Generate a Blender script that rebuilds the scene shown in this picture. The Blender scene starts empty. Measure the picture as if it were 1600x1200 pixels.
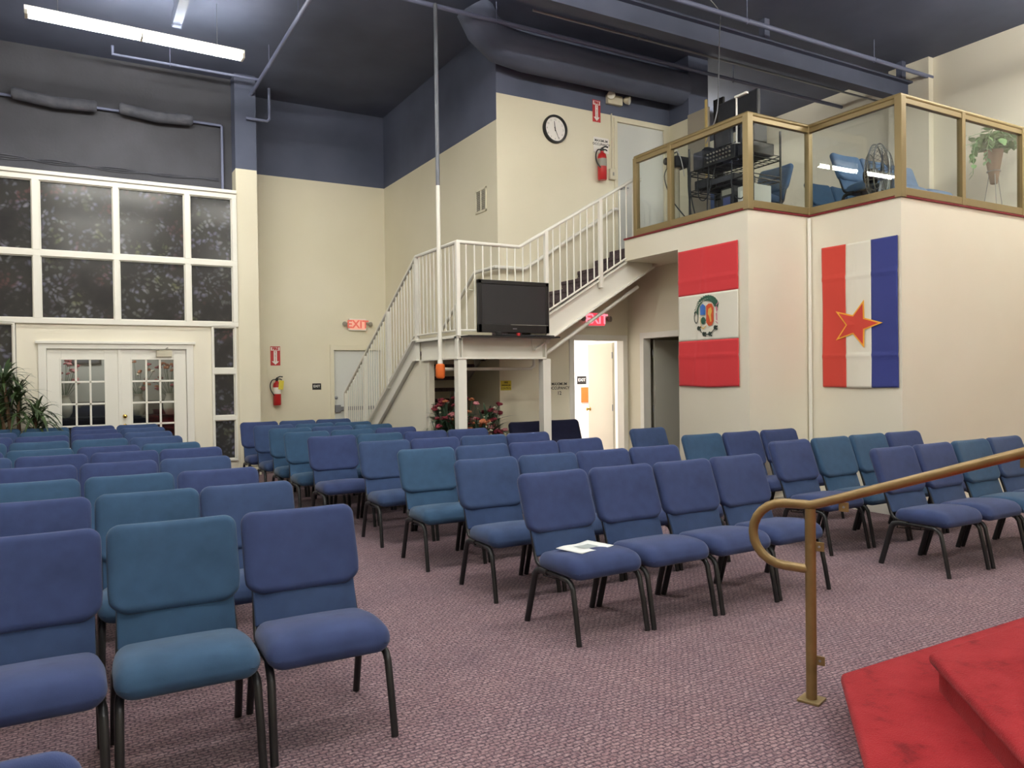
import bpy, bmesh, math, random
from mathutils import Vector, Matrix
random.seed(7)
SC = bpy.context.scene
C = SC.collection
PI = math.pi
def rad(a): return math.radians(a)
def lin(c):
    c = c / 255.0
    return c / 12.92 if c <= 0.04045 else ((c + 0.055) / 1.055) ** 2.4
def rgb(r, g, b): return (lin(r), lin(g), lin(b), 1.0)

# ------------------------------------------------------------------ materials
def mat(name, col, rough=0.6, metal=0.0, spec=0.5, emit=None, estr=0.0, coat=0.0, sheen=0.0):
    m = bpy.data.materials.new(name); m.use_nodes = True
    b = m.node_tree.nodes['Principled BSDF']
    b.inputs['Base Color'].default_value = col
    b.inputs['Roughness'].default_value = rough
    b.inputs['Metallic'].default_value = metal
    b.inputs['Specular IOR Level'].default_value = spec
    b.inputs['Coat Weight'].default_value = coat
    b.inputs['Sheen Weight'].default_value = sheen
    if emit:
        b.inputs['Emission Color'].default_value = emit
        b.inputs['Emission Strength'].default_value = estr
    return m
def nodes(m):
    nt = m.node_tree
    return nt, nt.nodes, nt.links, nt.nodes['Principled BSDF']
def add(nt, typ, **kw):
    n = nt.nodes.new(typ)
    for k, v in kw.items(): setattr(n, k, v)
    return n
def ramp(nt, stops):
    r = nt.nodes.new('ShaderNodeValToRGB')
    el = r.color_ramp.elements
    while len(el) < len(stops): el.new(0.5)
    for e, (p, c) in zip(el, stops): e.position = p; e.color = c
    return r
def vary(m, scale, c1, c2, detail=3.0, bump=0.0, bscale=None, bdist=0.002):
    """mottle the base colour with noise; optional fine bump"""
    nt, N, L, b = nodes(m)
    tc = add(nt, 'ShaderNodeTexCoord')
    n = add(nt, 'ShaderNodeTexNoise'); n.inputs['Scale'].default_value = scale; n.inputs['Detail'].default_value = detail
    L.new(tc.outputs['Object'], n.inputs['Vector'])
    r = ramp(nt, [(0.32, c1), (0.68, c2)])
    L.new(n.outputs['Fac'], r.inputs['Fac']); L.new(r.outputs['Color'], b.inputs['Base Color'])
    if bump:
        n2 = add(nt, 'ShaderNodeTexNoise'); n2.inputs['Scale'].default_value = bscale or scale * 20; n2.inputs['Detail'].default_value = 2
        L.new(tc.outputs['Object'], n2.inputs['Vector'])
        bp = add(nt, 'ShaderNodeBump'); bp.inputs['Strength'].default_value = bump; bp.inputs['Distance'].default_value = bdist
        L.new(n2.outputs['Fac'], bp.inputs['Height']); L.new(bp.outputs['Normal'], b.inputs['Normal'])
    return m

M = {}
M['cream'] = vary(mat('cream_wall_paint', rgb(226, 219, 196), 0.55), 0.8, rgb(224, 217, 193), rgb(229, 222, 200), bump=0.06, bscale=90)
M['cream2'] = vary(mat('cream_loft_paint', rgb(232, 226, 208), 0.5), 0.8, rgb(231, 224, 205), rgb(235, 229, 212), bump=0.06, bscale=90)
M['white'] = mat('white_gloss_paint', rgb(235, 232, 222), 0.38)
M['navy'] = vary(mat('navy_paint', rgb(84, 91, 113), 0.75), 1.2, rgb(78, 85, 106), rgb(90, 96, 118), bump=0.15, bscale=40, bdist=0.004)
M['charcoal'] = vary(mat('charcoal_navy_paint', rgb(66, 68, 76), 0.8), 1.2, rgb(60, 61, 68), rgb(74, 75, 83), bump=0.3, bscale=25, bdist=0.006)
M['navypipe'] = mat('navy_painted_metal', rgb(112, 118, 146), 0.5)
M['navydark'] = vary(mat('navy_wrapping', rgb(76, 78, 88), 0.85), 6, rgb(66, 68, 78), rgb(86, 87, 96), bump=0.4, bscale=60, bdist=0.01)
M['steel'] = mat('galvanised_steel', rgb(150, 152, 158), 0.4, 0.7)
M['polegrey'] = mat('grey_pole_paint', rgb(104, 108, 118), 0.45)
M['chrome'] = mat('chrome', rgb(200, 200, 200), 0.25, 1.0)
M['black'] = mat('black_plastic', rgb(22, 22, 24), 0.4)
M['blackmatte'] = mat('black_cloth', rgb(26, 27, 34), 0.9)
M['screen'] = mat('tv_glass', rgb(44, 45, 49), 0.22, spec=0.55)
M['chairmetal'] = mat('charcoal_enamel', rgb(42, 42, 44), 0.35, 0.35)
M['brass'] = vary(mat('brass_paint', rgb(134, 110, 70), 0.38, 0.3), 9, rgb(124, 101, 62), rgb(140, 115, 74))
M['champagne'] = mat('champagne_anodised_metal', rgb(140, 122, 84), 0.4, 0.35)
M['knob'] = mat('polished_brass', rgb(196, 164, 90), 0.2, 1.0)
M['orange'] = mat('orange_plastic', rgb(226, 108, 40), 0.5)
M['red'] = mat('red_enamel', rgb(186, 38, 40), 0.3)
M['signred'] = mat('sign_red', rgb(188, 44, 48), 0.5)
M['signwhite'] = mat('sign_white', rgb(238, 234, 228), 0.5)
M['signblack'] = mat('sign_black', rgb(28, 26, 26), 0.5)
M['yellow'] = mat('sign_yellow', rgb(214, 196, 60), 0.5)
M['tag'] = mat('yellow_tag', rgb(222, 204, 70), 0.6)
M['beige'] = mat('beige_plastic', rgb(214, 206, 184), 0.5)
M['pale'] = mat('pale_grey_door_paint', rgb(214, 216, 212), 0.4)
M['greydoor'] = mat('grey_door_paint', rgb(192, 190, 178), 0.45)
M['grille'] = mat('grey_grille_paint', rgb(150, 148, 138), 0.5)
M['paper'] = mat('white_paper', rgb(236, 238, 236), 0.7)
M['greyprint'] = mat('grey_print', rgb(170, 178, 176), 0.7)
M['lum'] = mat('fluorescent_tube', (1, 1, 1, 1), 0.4, emit=(0.985, 0.968, 0.885, 1), estr=106)
M['panel'] = mat('light_diffuser', (1, 1, 1, 1), 0.4, emit=(1.0, 0.97, 0.93, 1), estr=4)
M['lamp'] = mat('lamp_lens', rgb(226, 224, 214), 0.25)
M['glow_red'] = mat('lit_exit_red', rgb(240, 70, 70), 0.4, emit=(1.0, 0.06, 0.10, 1), estr=0.75)
M['glow_pink'] = mat('lit_exit_face', rgb(246, 190, 170), 0.4, emit=(1.0, 0.35, 0.25, 1), estr=0.22)
M['exitletter'] = mat('exit_letter', rgb(212, 110, 96), 0.5, emit=(1.0, 0.2, 0.14, 1), estr=0.2)
M['exitletter2'] = mat('exit_letter_bright', rgb(255, 130, 150), 0.5, emit=(1.0, 0.25, 0.32, 1), estr=1.0)
M['redflag'] = mat('flag_red_cloth', rgb(214, 48, 56), 0.75, sheen=0.2)
M['redflag2'] = mat('flag_orange_red_cloth', rgb(208, 62, 48), 0.75, sheen=0.2)
M['whiteflag'] = mat('flag_white_cloth', rgb(232, 228, 214), 0.75)
M['blueflag'] = mat('flag_blue_cloth', rgb(40, 52, 130), 0.75, sheen=0.2)
M['gold'] = mat('flag_gold_print', rgb(248, 180, 60), 0.7)
M['embgreen'] = mat('print_green', rgb(50, 92, 74), 0.7)
M['embblue'] = mat('print_blue', rgb(64, 112, 190), 0.7)
M['embdark'] = mat('print_dark', rgb(48, 60, 52), 0.7)
M['emborange'] = mat('print_orange_red', rgb(206, 84, 44), 0.7)
M['embgold'] = mat('print_gold', rgb(222, 180, 84), 0.7)
M['embpink'] = mat('print_pink', rgb(206, 130, 150), 0.7)
M['leaf'] = vary(mat('leaf_green', rgb(54, 74, 44), 0.5), 5, rgb(38, 58, 34), rgb(76, 96, 56))
M['leaf2'] = vary(mat('pothos_leaf', rgb(110, 150, 96), 0.45), 6, rgb(92, 134, 84), rgb(134, 170, 112))
M['leafdark'] = vary(mat('dark_fabric_leaf', rgb(62, 86, 66), 0.6), 8, rgb(44, 66, 50), rgb(78, 106, 80))
M['bark'] = mat('bark', rgb(104, 78, 58), 0.85)
M['petalred'] = mat('petal_crimson', rgb(146, 50, 66), 0.7)
M['petalpink'] = mat('petal_pink', rgb(190, 122, 128), 0.7)
M['petalorange'] = mat('petal_rust', rgb(166, 96, 60), 0.7)
M['petalwhite'] = mat('petal_white', rgb(226, 222, 204), 0.7)
M['basket'] = mat('wicker', rgb(140, 112, 92), 0.8)
M['board'] = mat('grey_board', rgb(150, 142, 130), 0.8)
M['wood'] = mat('pale_wood', rgb(196, 170, 110), 0.6)
M['dkwall'] = mat('foyer_dark_panel', rgb(52, 50, 54), 0.6)
M['greywall'] = mat('foyer_grey_paint', rgb(176, 178, 174), 0.6)
M['brightwall'] = mat('bright_white_paint', rgb(244, 242, 238), 0.6)
M['redtrim'] = mat('red_carpet_edge', rgb(120, 34, 40), 0.9)
M['gear'] = mat('equipment_grey_black', rgb(30, 32, 38), 0.5)
M['gearblue'] = mat('equipment_blue', rgb(58, 70, 128), 0.4)
M['cable'] = mat('black_cable', rgb(34, 36, 44), 0.6)
M['cablewhite'] = mat('white_cable', rgb(206, 206, 206), 0.6)
M['fanwire'] = mat('fan_wire', rgb(150, 150, 146), 0.35, 0.6)

def fabric(name, c):
    d = tuple(x * 0.86 for x in c[:3]) + (1,); l = tuple(min(1, x * 1.14) for x in c[:3]) + (1,)
    m = mat(name, c, 0.92, spec=0.15, sheen=0.16)
    m.node_tree.nodes['Principled BSDF'].inputs['Sheen Roughness'].default_value = 0.45
    return vary(m, 7, d, l, bump=0.35, bscale=420, bdist=0.0015)
FAB = [fabric('purple_blue_fabric', rgb(54, 66, 104)), fabric('teal_blue_fabric', rgb(53, 79, 107)),
       fabric('steel_blue_fabric', rgb(55, 72, 106)), fabric('dark_navy_fabric', rgb(28, 30, 52)),
       fabric('pale_blue_fabric', rgb(84, 110, 144))]
FABNAME = ['purplish blue', 'teal blue', 'steel blue', 'dark navy', 'light blue']

def glass(name, tint, refl=0.10):
    m = bpy.data.materials.new(name); m.use_nodes = True
    nt = m.node_tree; nt.nodes.clear()
    o = add(nt, 'ShaderNodeOutputMaterial'); mx = add(nt, 'ShaderNodeMixShader')
    t = add(nt, 'ShaderNodeBsdfTransparent'); t.inputs['Color'].default_value = tint
    g = add(nt, 'ShaderNodeBsdfGlossy'); g.inputs['Roughness'].default_value = 0.01
    f = add(nt, 'ShaderNodeFresnel'); f.inputs['IOR'].default_value = 1.5
    mm = add(nt, 'ShaderNodeMath', operation='ADD'); mm.inputs[1].default_value = refl - 0.04; mm.use_clamp = True
    ge = add(nt, 'ShaderNodeNewGeometry'); iv = add(nt, 'ShaderNodeMath', operation='SUBTRACT'); iv.inputs[0].default_value = 1.0; nt.links.new(ge.outputs['Backfacing'], iv.inputs[1])
    m3 = add(nt, 'ShaderNodeMath', operation='MULTIPLY'); nt.links.new(f.outputs[0], mm.inputs[0]); nt.links.new(mm.outputs[0], m3.inputs[0]); nt.links.new(iv.outputs[0], m3.inputs[1]); nt.links.new(m3.outputs[0], mx.inputs[0])
    nt.links.new(t.outputs[0], mx.inputs[1]); nt.links.new(g.outputs[0], mx.inputs[2]); nt.links.new(mx.outputs[0], o.inputs[0])
    return m
M['glass'] = glass('clear_glass', (0.93, 0.95, 0.94, 1), 0.08)
M['doorglass'] = glass('door_glass', (0.80, 0.82, 0.80, 1), 0.10)

def carpet():
    m = mat('mauve_patterned_carpet', rgb(140, 112, 118), 0.95, spec=0.1, sheen=0.15)
    nt, N, L, b = nodes(m)
    tc = add(nt, 'ShaderNodeTexCoord')
    dn = add(nt, 'ShaderNodeTexNoise'); dn.inputs['Scale'].default_value = 26; dn.inputs['Detail'].default_value = 2
    L.new(tc.outputs['Object'], dn.inputs['Vector'])
    mixv = add(nt, 'ShaderNodeVectorMath', operation='MULTIPLY_ADD')
    mixv.inputs[1].default_value = (0.03, 0.03, 0); L.new(dn.outputs['Color'], mixv.inputs[0]); L.new(tc.outputs['Object'], mixv.inputs[2])
    br = add(nt, 'ShaderNodeTexBrick'); br.offset = 0.5; br.inputs['Scale'].default_value = 1.0
    br.inputs['Brick Width'].default_value = 0.042; br.inputs['Row Height'].default_value = 0.024
    br.inputs['Mortar Size'].default_value = 0.0052; br.inputs['Mortar Smooth'].default_value = 0.6; br.inputs['Bias'].default_value = 0.0
    br.inputs['Color1'].default_value = rgb(158, 138, 141); br.inputs['Color2'].default_value = rgb(140, 116, 122)
    br.inputs['Mortar'].default_value = rgb(94, 78, 88)
    L.new(mixv.outputs[0], br.inputs['Vector'])
    fn = add(nt, 'ShaderNodeTexNoise'); fn.inputs['Scale'].default_value = 70; fn.inputs['Detail'].default_value = 5
    L.new(tc.outputs['Object'], fn.inputs['Vector'])
    fr = ramp(nt, [(0.36, (0.42, 0.36, 0.42, 1)), (0.62, (1.2, 1.13, 1.12, 1))])
    L.new(fn.outputs['Fac'], fr.inputs['Fac'])
    mu = add(nt, 'ShaderNodeMix', data_type='RGBA', blend_type='MULTIPLY'); mu.inputs['Factor'].default_value = 0.9
    L.new(br.outputs['Color'], mu.inputs['A']); L.new(fr.outputs['Color'], mu.inputs['B'])
    ln = add(nt, 'ShaderNodeTexNoise'); ln.inputs['Scale'].default_value = 2.2
    L.new(tc.outputs['Object'], ln.inputs['Vector'])
    lr = ramp(nt, [(0.3, (0.9, 0.9, 0.93, 1)), (0.7, (1.05, 1.02, 1.0, 1))]); L.new(ln.outputs['Fac'], lr.inputs['Fac'])
    m2 = add(nt, 'ShaderNodeMix', data_type='RGBA', blend_type='MULTIPLY'); m2.inputs['Factor'].default_value = 1.0
    L.new(mu.outputs['Result'], m2.inputs['A']); L.new(lr.outputs['Color'], m2.inputs['B'])
    L.new(m2.outputs['Result'], b.inputs['Base Color'])
    bp = add(nt, 'ShaderNodeBump'); bp.inputs['Strength'].default_value = 0.6; bp.inputs['Distance'].default_value = 0.004
    L.new(br.outputs['Fac'], bp.inputs['Height']); bp.invert = True
    L.new(bp.outputs['Normal'], b.inputs['Normal'])
    return m
M['carpet'] = carpet()
def redcarpet():
    m = mat('red_plush_carpet', rgb(150, 30, 40), 0.95, spec=0.1, sheen=0.1)
    nt, N, L, b = nodes(m)
    tc = add(nt, 'ShaderNodeTexCoord')
    n = add(nt, 'ShaderNodeTexNoise'); n.inputs['Scale'].default_value = 5; n.inputs['Detail'].default_value = 6; n.inputs['Roughness'].default_value = 0.65
    L.new(tc.outputs['Object'], n.inputs['Vector'])
    r = ramp(nt, [(0.32, rgb(116, 15, 24)), (0.44, rgb(150, 30, 38)), (0.7, rgb(162, 42, 49))])
    L.new(n.outputs['Fac'], r.inputs['Fac']); L.new(r.outputs['Color'], b.inputs['Base Color'])
    n2 = add(nt, 'ShaderNodeTexNoise'); n2.inputs['Scale'].default_value = 160; n2.inputs['Detail'].default_value = 3
    L.new(tc.outputs['Object'], n2.inputs['Vector'])
    bp = add(nt, 'ShaderNodeBump'); bp.inputs['Strength'].default_value = 0.8; bp.inputs['Distance'].default_value = 0.006
    L.new(n2.outputs['Fac'], bp.inputs['Height']); L.new(bp.outputs['Normal'], b.inputs['Normal'])
    return m
M['redcarpet'] = redcarpet()
M['treadcarpet'] = vary(mat('stair_tread_carpet', rgb(92, 80, 84), 0.95, spec=0.1), 60, rgb(72, 62, 68), rgb(112, 98, 100))
def floral():
    m = mat('dark_floral_curtain_behind_glass', rgb(54, 53, 52), 0.7, spec=0.3)
    nt, N, L, b = nodes(m)
    b.inputs['Coat Weight'].default_value = 0.3; b.inputs['Coat Roughness'].default_value = 0.14
    tc = add(nt, 'ShaderNodeTexCoord')
    wv = add(nt, 'ShaderNodeTexNoise'); wv.inputs['Scale'].default_value = 3.5; wv.inputs['Detail'].default_value = 3
    L.new(tc.outputs['Object'], wv.inputs['Vector'])
    ma = add(nt, 'ShaderNodeVectorMath', operation='MULTIPLY_ADD'); ma.inputs[1].default_value = (0.25, 0.25, 0.25)
    L.new(wv.outputs['Color'], ma.inputs[0]); L.new(tc.outputs['Object'], ma.inputs[2])
    v = add(nt, 'ShaderNodeTexVoronoi'); v.inputs['Scale'].default_value = 13
    L.new(ma.outputs[0], v.inputs['Vector'])
    pet = ramp(nt, [(0.0, (1, 1, 1, 1)), (0.36, (0.35, 0.35, 0.35, 1)), (0.52, (0, 0, 0, 1))]); L.new(v.outputs['Distance'], pet.inputs['Fac'])
    big = add(nt, 'ShaderNodeTexNoise'); big.inputs['Scale'].default_value = 2.6; big.inputs['Detail'].default_value = 4
    L.new(tc.outputs['Object'], big.inputs['Vector'])
    msk = ramp(nt, [(0.42, (0, 0, 0, 1)), (0.60, (1, 1, 1, 1))]); L.new(big.outputs['Fac'], msk.inputs['Fac'])
    mul = add(nt, 'ShaderNodeMix', data_type='RGBA', blend_type='MULTIPLY'); mul.inputs['Factor'].default_value = 1
    L.new(pet.outputs['Color'], mul.inputs['A']); L.new(msk.outputs['Color'], mul.inputs['B'])
    hue = add(nt, 'ShaderNodeTexNoise'); hue.inputs['Scale'].default_value = 3.3
    mp = add(nt, 'ShaderNodeMapping'); mp.inputs['Location'].default_value = (5, 3, 7)
    L.new(tc.outputs['Object'], mp.inputs['Vector']); L.new(mp.outputs[0], hue.inputs['Vector'])
    hc = ramp(nt, [(0.34, rgb(98, 62, 66)), (0.46, rgb(108, 106, 132)), (0.56, rgb(128, 126, 138)), (0.68, rgb(104, 106, 80))])
    L.new(hue.outputs['Fac'], hc.inputs['Fac'])
    bg = ramp(nt, [(0.3, rgb(34, 31, 34)), (0.7, rgb(50, 50, 46))]); L.new(big.outputs['Fac'], bg.inputs['Fac'])
    mx = add(nt, 'ShaderNodeMix', data_type='RGBA'); L.new(mul.outputs['Result'], mx.inputs['Factor'])
    L.new(bg.outputs['Color'], mx.inputs['A']); L.new(hc.outputs['Color'], mx.inputs['B'])
    L.new(mx.outputs['Result'], b.inputs['Base Color'])
    return m
M['floral'] = floral()

# ------------------------------------------------------------------ mesh building
class MB:
    def __init__(s): s.v = []; s.f = []; s.mi = []; s.m = 0
    def mesh(s, verts, faces):
        o = len(s.v); s.v += [tuple(p) for p in verts]
        for f in faces: s.f.append([i + o for i in f]); s.mi.append(s.m)
        return s
    def box(s, x0, x1, y0, y1, z0, z1, R=None):
        V = [(x, y, z) for x in (x0, x1) for y in (y0, y1) for z in (z0, z1)]
        if R: V = [R @ Vector(p) for p in V]
        return s.mesh(V, [(0, 1, 3, 2), (4, 6, 7, 5), (0, 4, 5, 1), (2, 3, 7, 6), (0, 2, 6, 4), (1, 5, 7, 3)])
    def tube(s, path, r, n=10, cap=True, closed=False, ry=None):
        P = [Vector(p) for p in path]; k = len(P); rings = []
        up0 = None
        for i in range(k):
            if closed: t = P[(i + 1) % k] - P[i - 1]
            elif i == 0: t = P[1] - P[0]
            elif i == k - 1: t = P[-1] - P[-2]
            else: t = (P[i + 1] - P[i]).normalized() + (P[i] - P[i - 1]).normalized()
            t.normalize()
            if up0 is None:
                up0 = Vector((0, 0, 1)) if abs(t.z) < 0.9 else Vector((1, 0, 0))
            a = t.cross(up0)
            if a.length < 1e-5: a = t.cross(Vector((0, 1, 0)))
            a.normalize(); b = a.cross(t).normalized(); up0 = b
            rr = r[i] if isinstance(r, (list, tuple)) else r
            m = 1.0
            if 0 < i < k - 1 or closed:
                q = (P[(i + 1) % k] - P[i]).normalized().dot(t); m = 1 / max(q, 0.5)
            rings.append([P[i] + (a * math.cos(2 * PI * j / n) * rr * m + b * math.sin(2 * PI * j / n) * (ry or rr)) for j in range(n)])
        V = [p for R in rings for p in R]; F = []
        for i in range(k if closed else k - 1):
            for j in range(n):
                F.append((i * n + j, i * n + (j + 1) % n, ((i + 1) % k) * n + (j + 1) % n, ((i + 1) % k) * n + j))
        if cap and not closed:
            F.append(tuple(range(n - 1, -1, -1))); F.append(tuple((k - 1) * n + j for j in range(n)))
        return s.mesh(V, F)
    def lathe(s, prof, o=(0, 0, 0), n=20, R=None):
        V = []; F = []; k = len(prof)
        for (r, z) in prof:
            for j in range(n):
                p = Vector((r * math.cos(2 * PI * j / n), r * math.sin(2 * PI * j / n), z))
                if R: p = R @ p
                V.append(p + Vector(o))
        for i in range(k - 1):
            for j in range(n): F.append((i * n + j, i * n + (j + 1) % n, (i + 1) * n + (j + 1) % n, (i + 1) * n + j))
        F.append(tuple(range(n - 1, -1, -1))); F.append(tuple((k - 1) * n + j for j in range(n)))
        return s.mesh(V, F)
    def prism(s, poly, f0, f1):
        """poly: list of 2d points; f0/f1 map a 2d point to 3d at the two ends"""
        n = len(poly); V = [f0(*p) for p in poly] + [f1(*p) for p in poly]
        F = [tuple(range(n - 1, -1, -1)), tuple(range(n, 2 * n))] + [(i, (i + 1) % n, n + (i + 1) % n, n + i) for i in range(n)]
        return s.mesh(V, F)
    def ico(s, c, r, sub=1, sq=(1, 1, 1)):
        bm = bmesh.new(); bmesh.ops.create_icosphere(bm, subdivisions=sub, radius=1)
        V = [(c[0] + p.co.x * r * sq[0], c[1] + p.co.y * r * sq[1], c[2] + p.co.z * r * sq[2]) for p in bm.verts]
        F = [tuple(v.index for v in f.verts) for f in bm.faces]; bm.free()
        return s.mesh(V, F)
    def data(s, name, mats, smooth=None, bevel=0.0, seg=2):
        me = bpy.data.meshes.new(name); me.from_pydata(s.v, [], s.f)
        for m in (mats if isinstance(mats, (list, tuple)) else [mats]): me.materials.append(m)
        me.polygons.foreach_set('material_index', s.mi)
        bm = bmesh.new(); bm.from_mesh(me)
        bmesh.ops.recalc_face_normals(bm, faces=bm.faces)
        if bevel:
            E = [e for e in bm.edges if len(e.link_faces) == 2 and e.calc_face_angle(0) > 0.6]
            bmesh.ops.bevel(bm, geom=E, offset=bevel, segments=seg, profile=0.5, affect='EDGES', clamp_overlap=True)
        bm.to_mesh(me); bm.free(); me.update()
        if smooth:
            me.polygons.foreach_set('use_smooth', [True] * len(me.polygons))
            me.set_sharp_from_angle(angle=rad(smooth))
        return me
def rbox(a, b, c, r, f=None, seg=3, grid=.026):
    """rounded box of half extents a,b,c; f deforms points"""
    def ax(h):
        inner = h - r; mid = max(2, int(round(2 * inner / grid)))
        L = [-inner + 2 * inner * i / mid for i in range(mid + 1)]
        e = [inner + r * math.tan(PI / 4 * i / seg) for i in range(1, seg + 1)]
        return [-x for x in reversed(e)] + L + e
    H = (a, b, c); mb = MB(); V = {}; vl = []
    def vid(p):
        q = [max(-(h - r), min(h - r, x)) for x, h in zip(p, H)]
        d = Vector([x - y for x, y in zip(p, q)])
        d = d.normalized() * r if d.length > 1e-9 else d
        pt = (q[0] + d.x, q[1] + d.y, q[2] + d.z)
        key = tuple(round(x, 5) for x in pt)
        if key not in V: V[key] = len(vl); vl.append(pt)
        return V[key]
    F = []
    for k in range(3):
        i, j = (k + 1) % 3, (k + 2) % 3; A, B = ax(H[i]), ax(H[j])
        for sgn in (-1, 1):
            for u in range(len(A) - 1):
                for w in range(len(B) - 1):
                    q = []
                    for (x, y) in ((A[u], B[w]), (A[u + 1], B[w]), (A[u + 1], B[w + 1]), (A[u], B[w + 1])):
                        p = [0, 0, 0]; p[k] = sgn * H[k]; p[i] = x; p[j] = y; q.append(vid(p))
                    q = list(dict.fromkeys(q))
                    if len(q) >= 3: F.append(tuple(q))
    if f: vl = [f(*p) for p in vl]
    return mb.mesh(vl, F)
def link(name, me, parent=None, loc=(0, 0, 0), rot=None):
    o = bpy.data.objects.new(name, me); C.objects.link(o)
    o.location = loc
    if rot is not None: o.rotation_euler = rot
    if parent: o.parent = parent
    return o
def tag(o, label, cat, group=None, kind=None):
    o['label'] = label; o['category'] = cat
    if group: o['group'] = group
    if kind: o['kind'] = kind
    return o
def thing(name, label, cat, loc=(0, 0, 0), rot=None, group=None):
    return tag(link(name, None, None, loc, rot), label, cat, group)
def part(name, mb, m, parent, smooth=None, bevel=0.0, label=None, seg=2):
    o = link(name, mb.data(name, m, smooth, bevel, seg), parent)
    if label: o['label'] = label
    return o
def solo(name, mb, m, label, cat, smooth=None, bevel=0.0, group=None, seg=2):
    return tag(link(name, mb.data(name, m, smooth, bevel, seg)), label, cat, group)
def struct(name, mb, m, smooth=None, bevel=0.0, label=None, parent=None):
    o = link(name, mb.data(name, m, smooth, bevel), parent)
    if parent is None: o['kind'] = 'structure'
    if label: o['label'] = label
    return o
def sroot(name, label=None):
    o = link(name, None); o['kind'] = 'structure'
    if label: o['label'] = label
    return o
def text_mb(mb, txt, size, f, bold=0.0, spacing=1.0, depth=0.0):
    """append lettering: f maps centred (u,v) to 3d"""
    cu = bpy.data.curves.new('lettering', 'FONT'); cu.body = txt; cu.size = size; cu.align_x = 'CENTER'; cu.align_y = 'CENTER'
    cu.offset = bold; cu.space_character = spacing; cu.resolution_u = 3
    o = bpy.data.objects.new('lettering', cu); C.objects.link(o)
    dg = bpy.context.evaluated_depsgraph_get(); dg.update()
    me = o.evaluated_get(dg).to_mesh()
    V = [f(v.co.x, v.co.y) for v in me.vertices]; F = [tuple(p.vertices) for p in me.polygons]
    o.evaluated_get(dg).to_mesh_clear(); C.objects.unlink(o); bpy.data.objects.remove(o); bpy.data.curves.remove(cu)
    return mb.mesh(V, F)
def bez(P, n=8):
    """Catmull-Rom through points"""
    P = [Vector(p) for p in P]; out = []
    for i in range(len(P) - 1):
        p0 = P[i - 1] if i else P[0]; p1, p2 = P[i], P[i + 1]; p3 = P[i + 2] if i + 2 < len(P) else P[-1]
        for k in range(n):
            t = k / n
            out.append(0.5 * ((2 * p1) + (p2 - p0) * t + (2 * p0 - 5 * p1 + 4 * p2 - p3) * t * t + (3 * p1 - p0 - 3 * p2 + p3) * t ** 3))
    return out + [P[-1]]

# ------------------------------------------------------------------ room shell
ZC = 6.5           # ceiling
YW = 12.95         # plane of the window wall
YR, XR, YK = 13.87, 5.176, 9.4     # recess wall, return wall, clock wall
XE = 11.84         # right wall
ZL = 3.44          # loft floor
XL, YF = -6.0, -5.5
struct('floor', MB().box(XL - .2, XE + .2, YF - .2, 14.1, -0.12, 0), M['carpet'])
struct('ceiling', MB().box(XL - .2, XE + .2, YF - .2, 14.1, ZC, ZC + 0.15), M['navy'])
# window wall: pieces of the panelled facade round the openings, navy wall set back above
DX0, DX1, DH = -0.36, 1.54, 2.06
w = MB()
w.box(XL, -1.42, YW, YW + .2, 0, 4.5)                   # left of the glazing
w.box(-1.42, 2.31, YW, YW + .2, 4.47, 4.5)
w.box(-0.71, DX0, YW, YW + .2, 0, 2.484); w.box(DX1, 1.90, YW, YW + .2, 0, 2.484)
w.box(DX0, DX1, YW, YW + .2, DH, 2.484)
w.box(1.90, 2.31, YW, YW + .2, 2.40, 2.484); w.box(1.90, 2.31, YW, YW + .2, 0, 0.29); w.box(2.27, 2.31, YW, YW + .2, .29, 2.4)
w.box(-1.42, -0.71, YW, YW + .2, 2.40, 2.484); w.box(-1.42, -0.71, YW, YW + .2, 0, 0.29)
w.box(-1.42, -1.08, YW, YW + .2, .29, 2.4)
w.m = 1; w.box(XL, 2.31, YW + .3, YW + .45, 4.5, ZC)
struct('wall_back', w, [M['cream2'], M['charcoal']])
w = MB(); w.box(2.31, 2.64, 12.93, 13.9, 0, 4.97); w.m = 1; w.box(2.31, 2.64, 12.93, 13.9, 4.97, ZC)
struct('wall_column', w, [M['cream'], M['navy']])
w = MB(); ex0, ex1, exh = 4.14, 5.06, 2.09
w.box(2.3, ex0, YR, YR + .15, 0, 5.157); w.box(ex1, 5.4, YR, YR + .15, 0, 5.157); w.box(ex0, ex1, YR, YR + .15, exh, 5.157)
w.m = 1; w.box(2.3, 5.4, YR, YR + .15, 5.157, ZC)
struct('wall_recess', w, [M['cream'], M['navy']])
w = MB(); w.box(XR, XR + .12, YK, YR - .001, 0, 5.157); w.m = 1; w.box(XR, XR + .12, YK + .001, YR - .001, 5.157, ZC); w.m = 0; w.mesh([(XR, YK, 5.157), (XR + .12, YK, 5.157), (XR + .12, YK, 5.53), (XR, YK, 5.53)], [(0, 1, 2, 3)]); w.m = 1; w.mesh([(XR, YK, 5.53), (XR + .12, YK, 5.53), (XR + .12, YK, ZC), (XR, YK, ZC)], [(0, 1, 2, 3)])
struct('wall_return', w, [M['cream'], M['navy']])
w = MB(); a0, a1, ah = 6.42, 7.36, 2.10
u0, u1, uh = 7.27, 8.22, 5.45
w.box(XR + .12, a0, YK, YK + .12, 0, 3.3); w.box(a0, a1, YK, YK + .12, ah, 3.3); w.box(a1, 7.60, YK, YK + .12, 0, 3.3)
w.box(7.6, XE, YK, YK + .12, 0, 3.3)
w.box(XR + .12, u0, YK, YK + .12, 3.3, 5.53); w.box(u1, 8.7, YK, YK + .12, 3.3, 5.53); w.box(u0, u1, YK, YK + .12, uh, 5.53); w.box(u0, u1, YK, YK + .12, 3.3, ZL)
w.m = 1; w.box(XR + .12, 8.7, YK, YK + .12, 5.53, ZC)
struct('wall_clock', w, [M['cream'], M['navy']])
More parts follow.
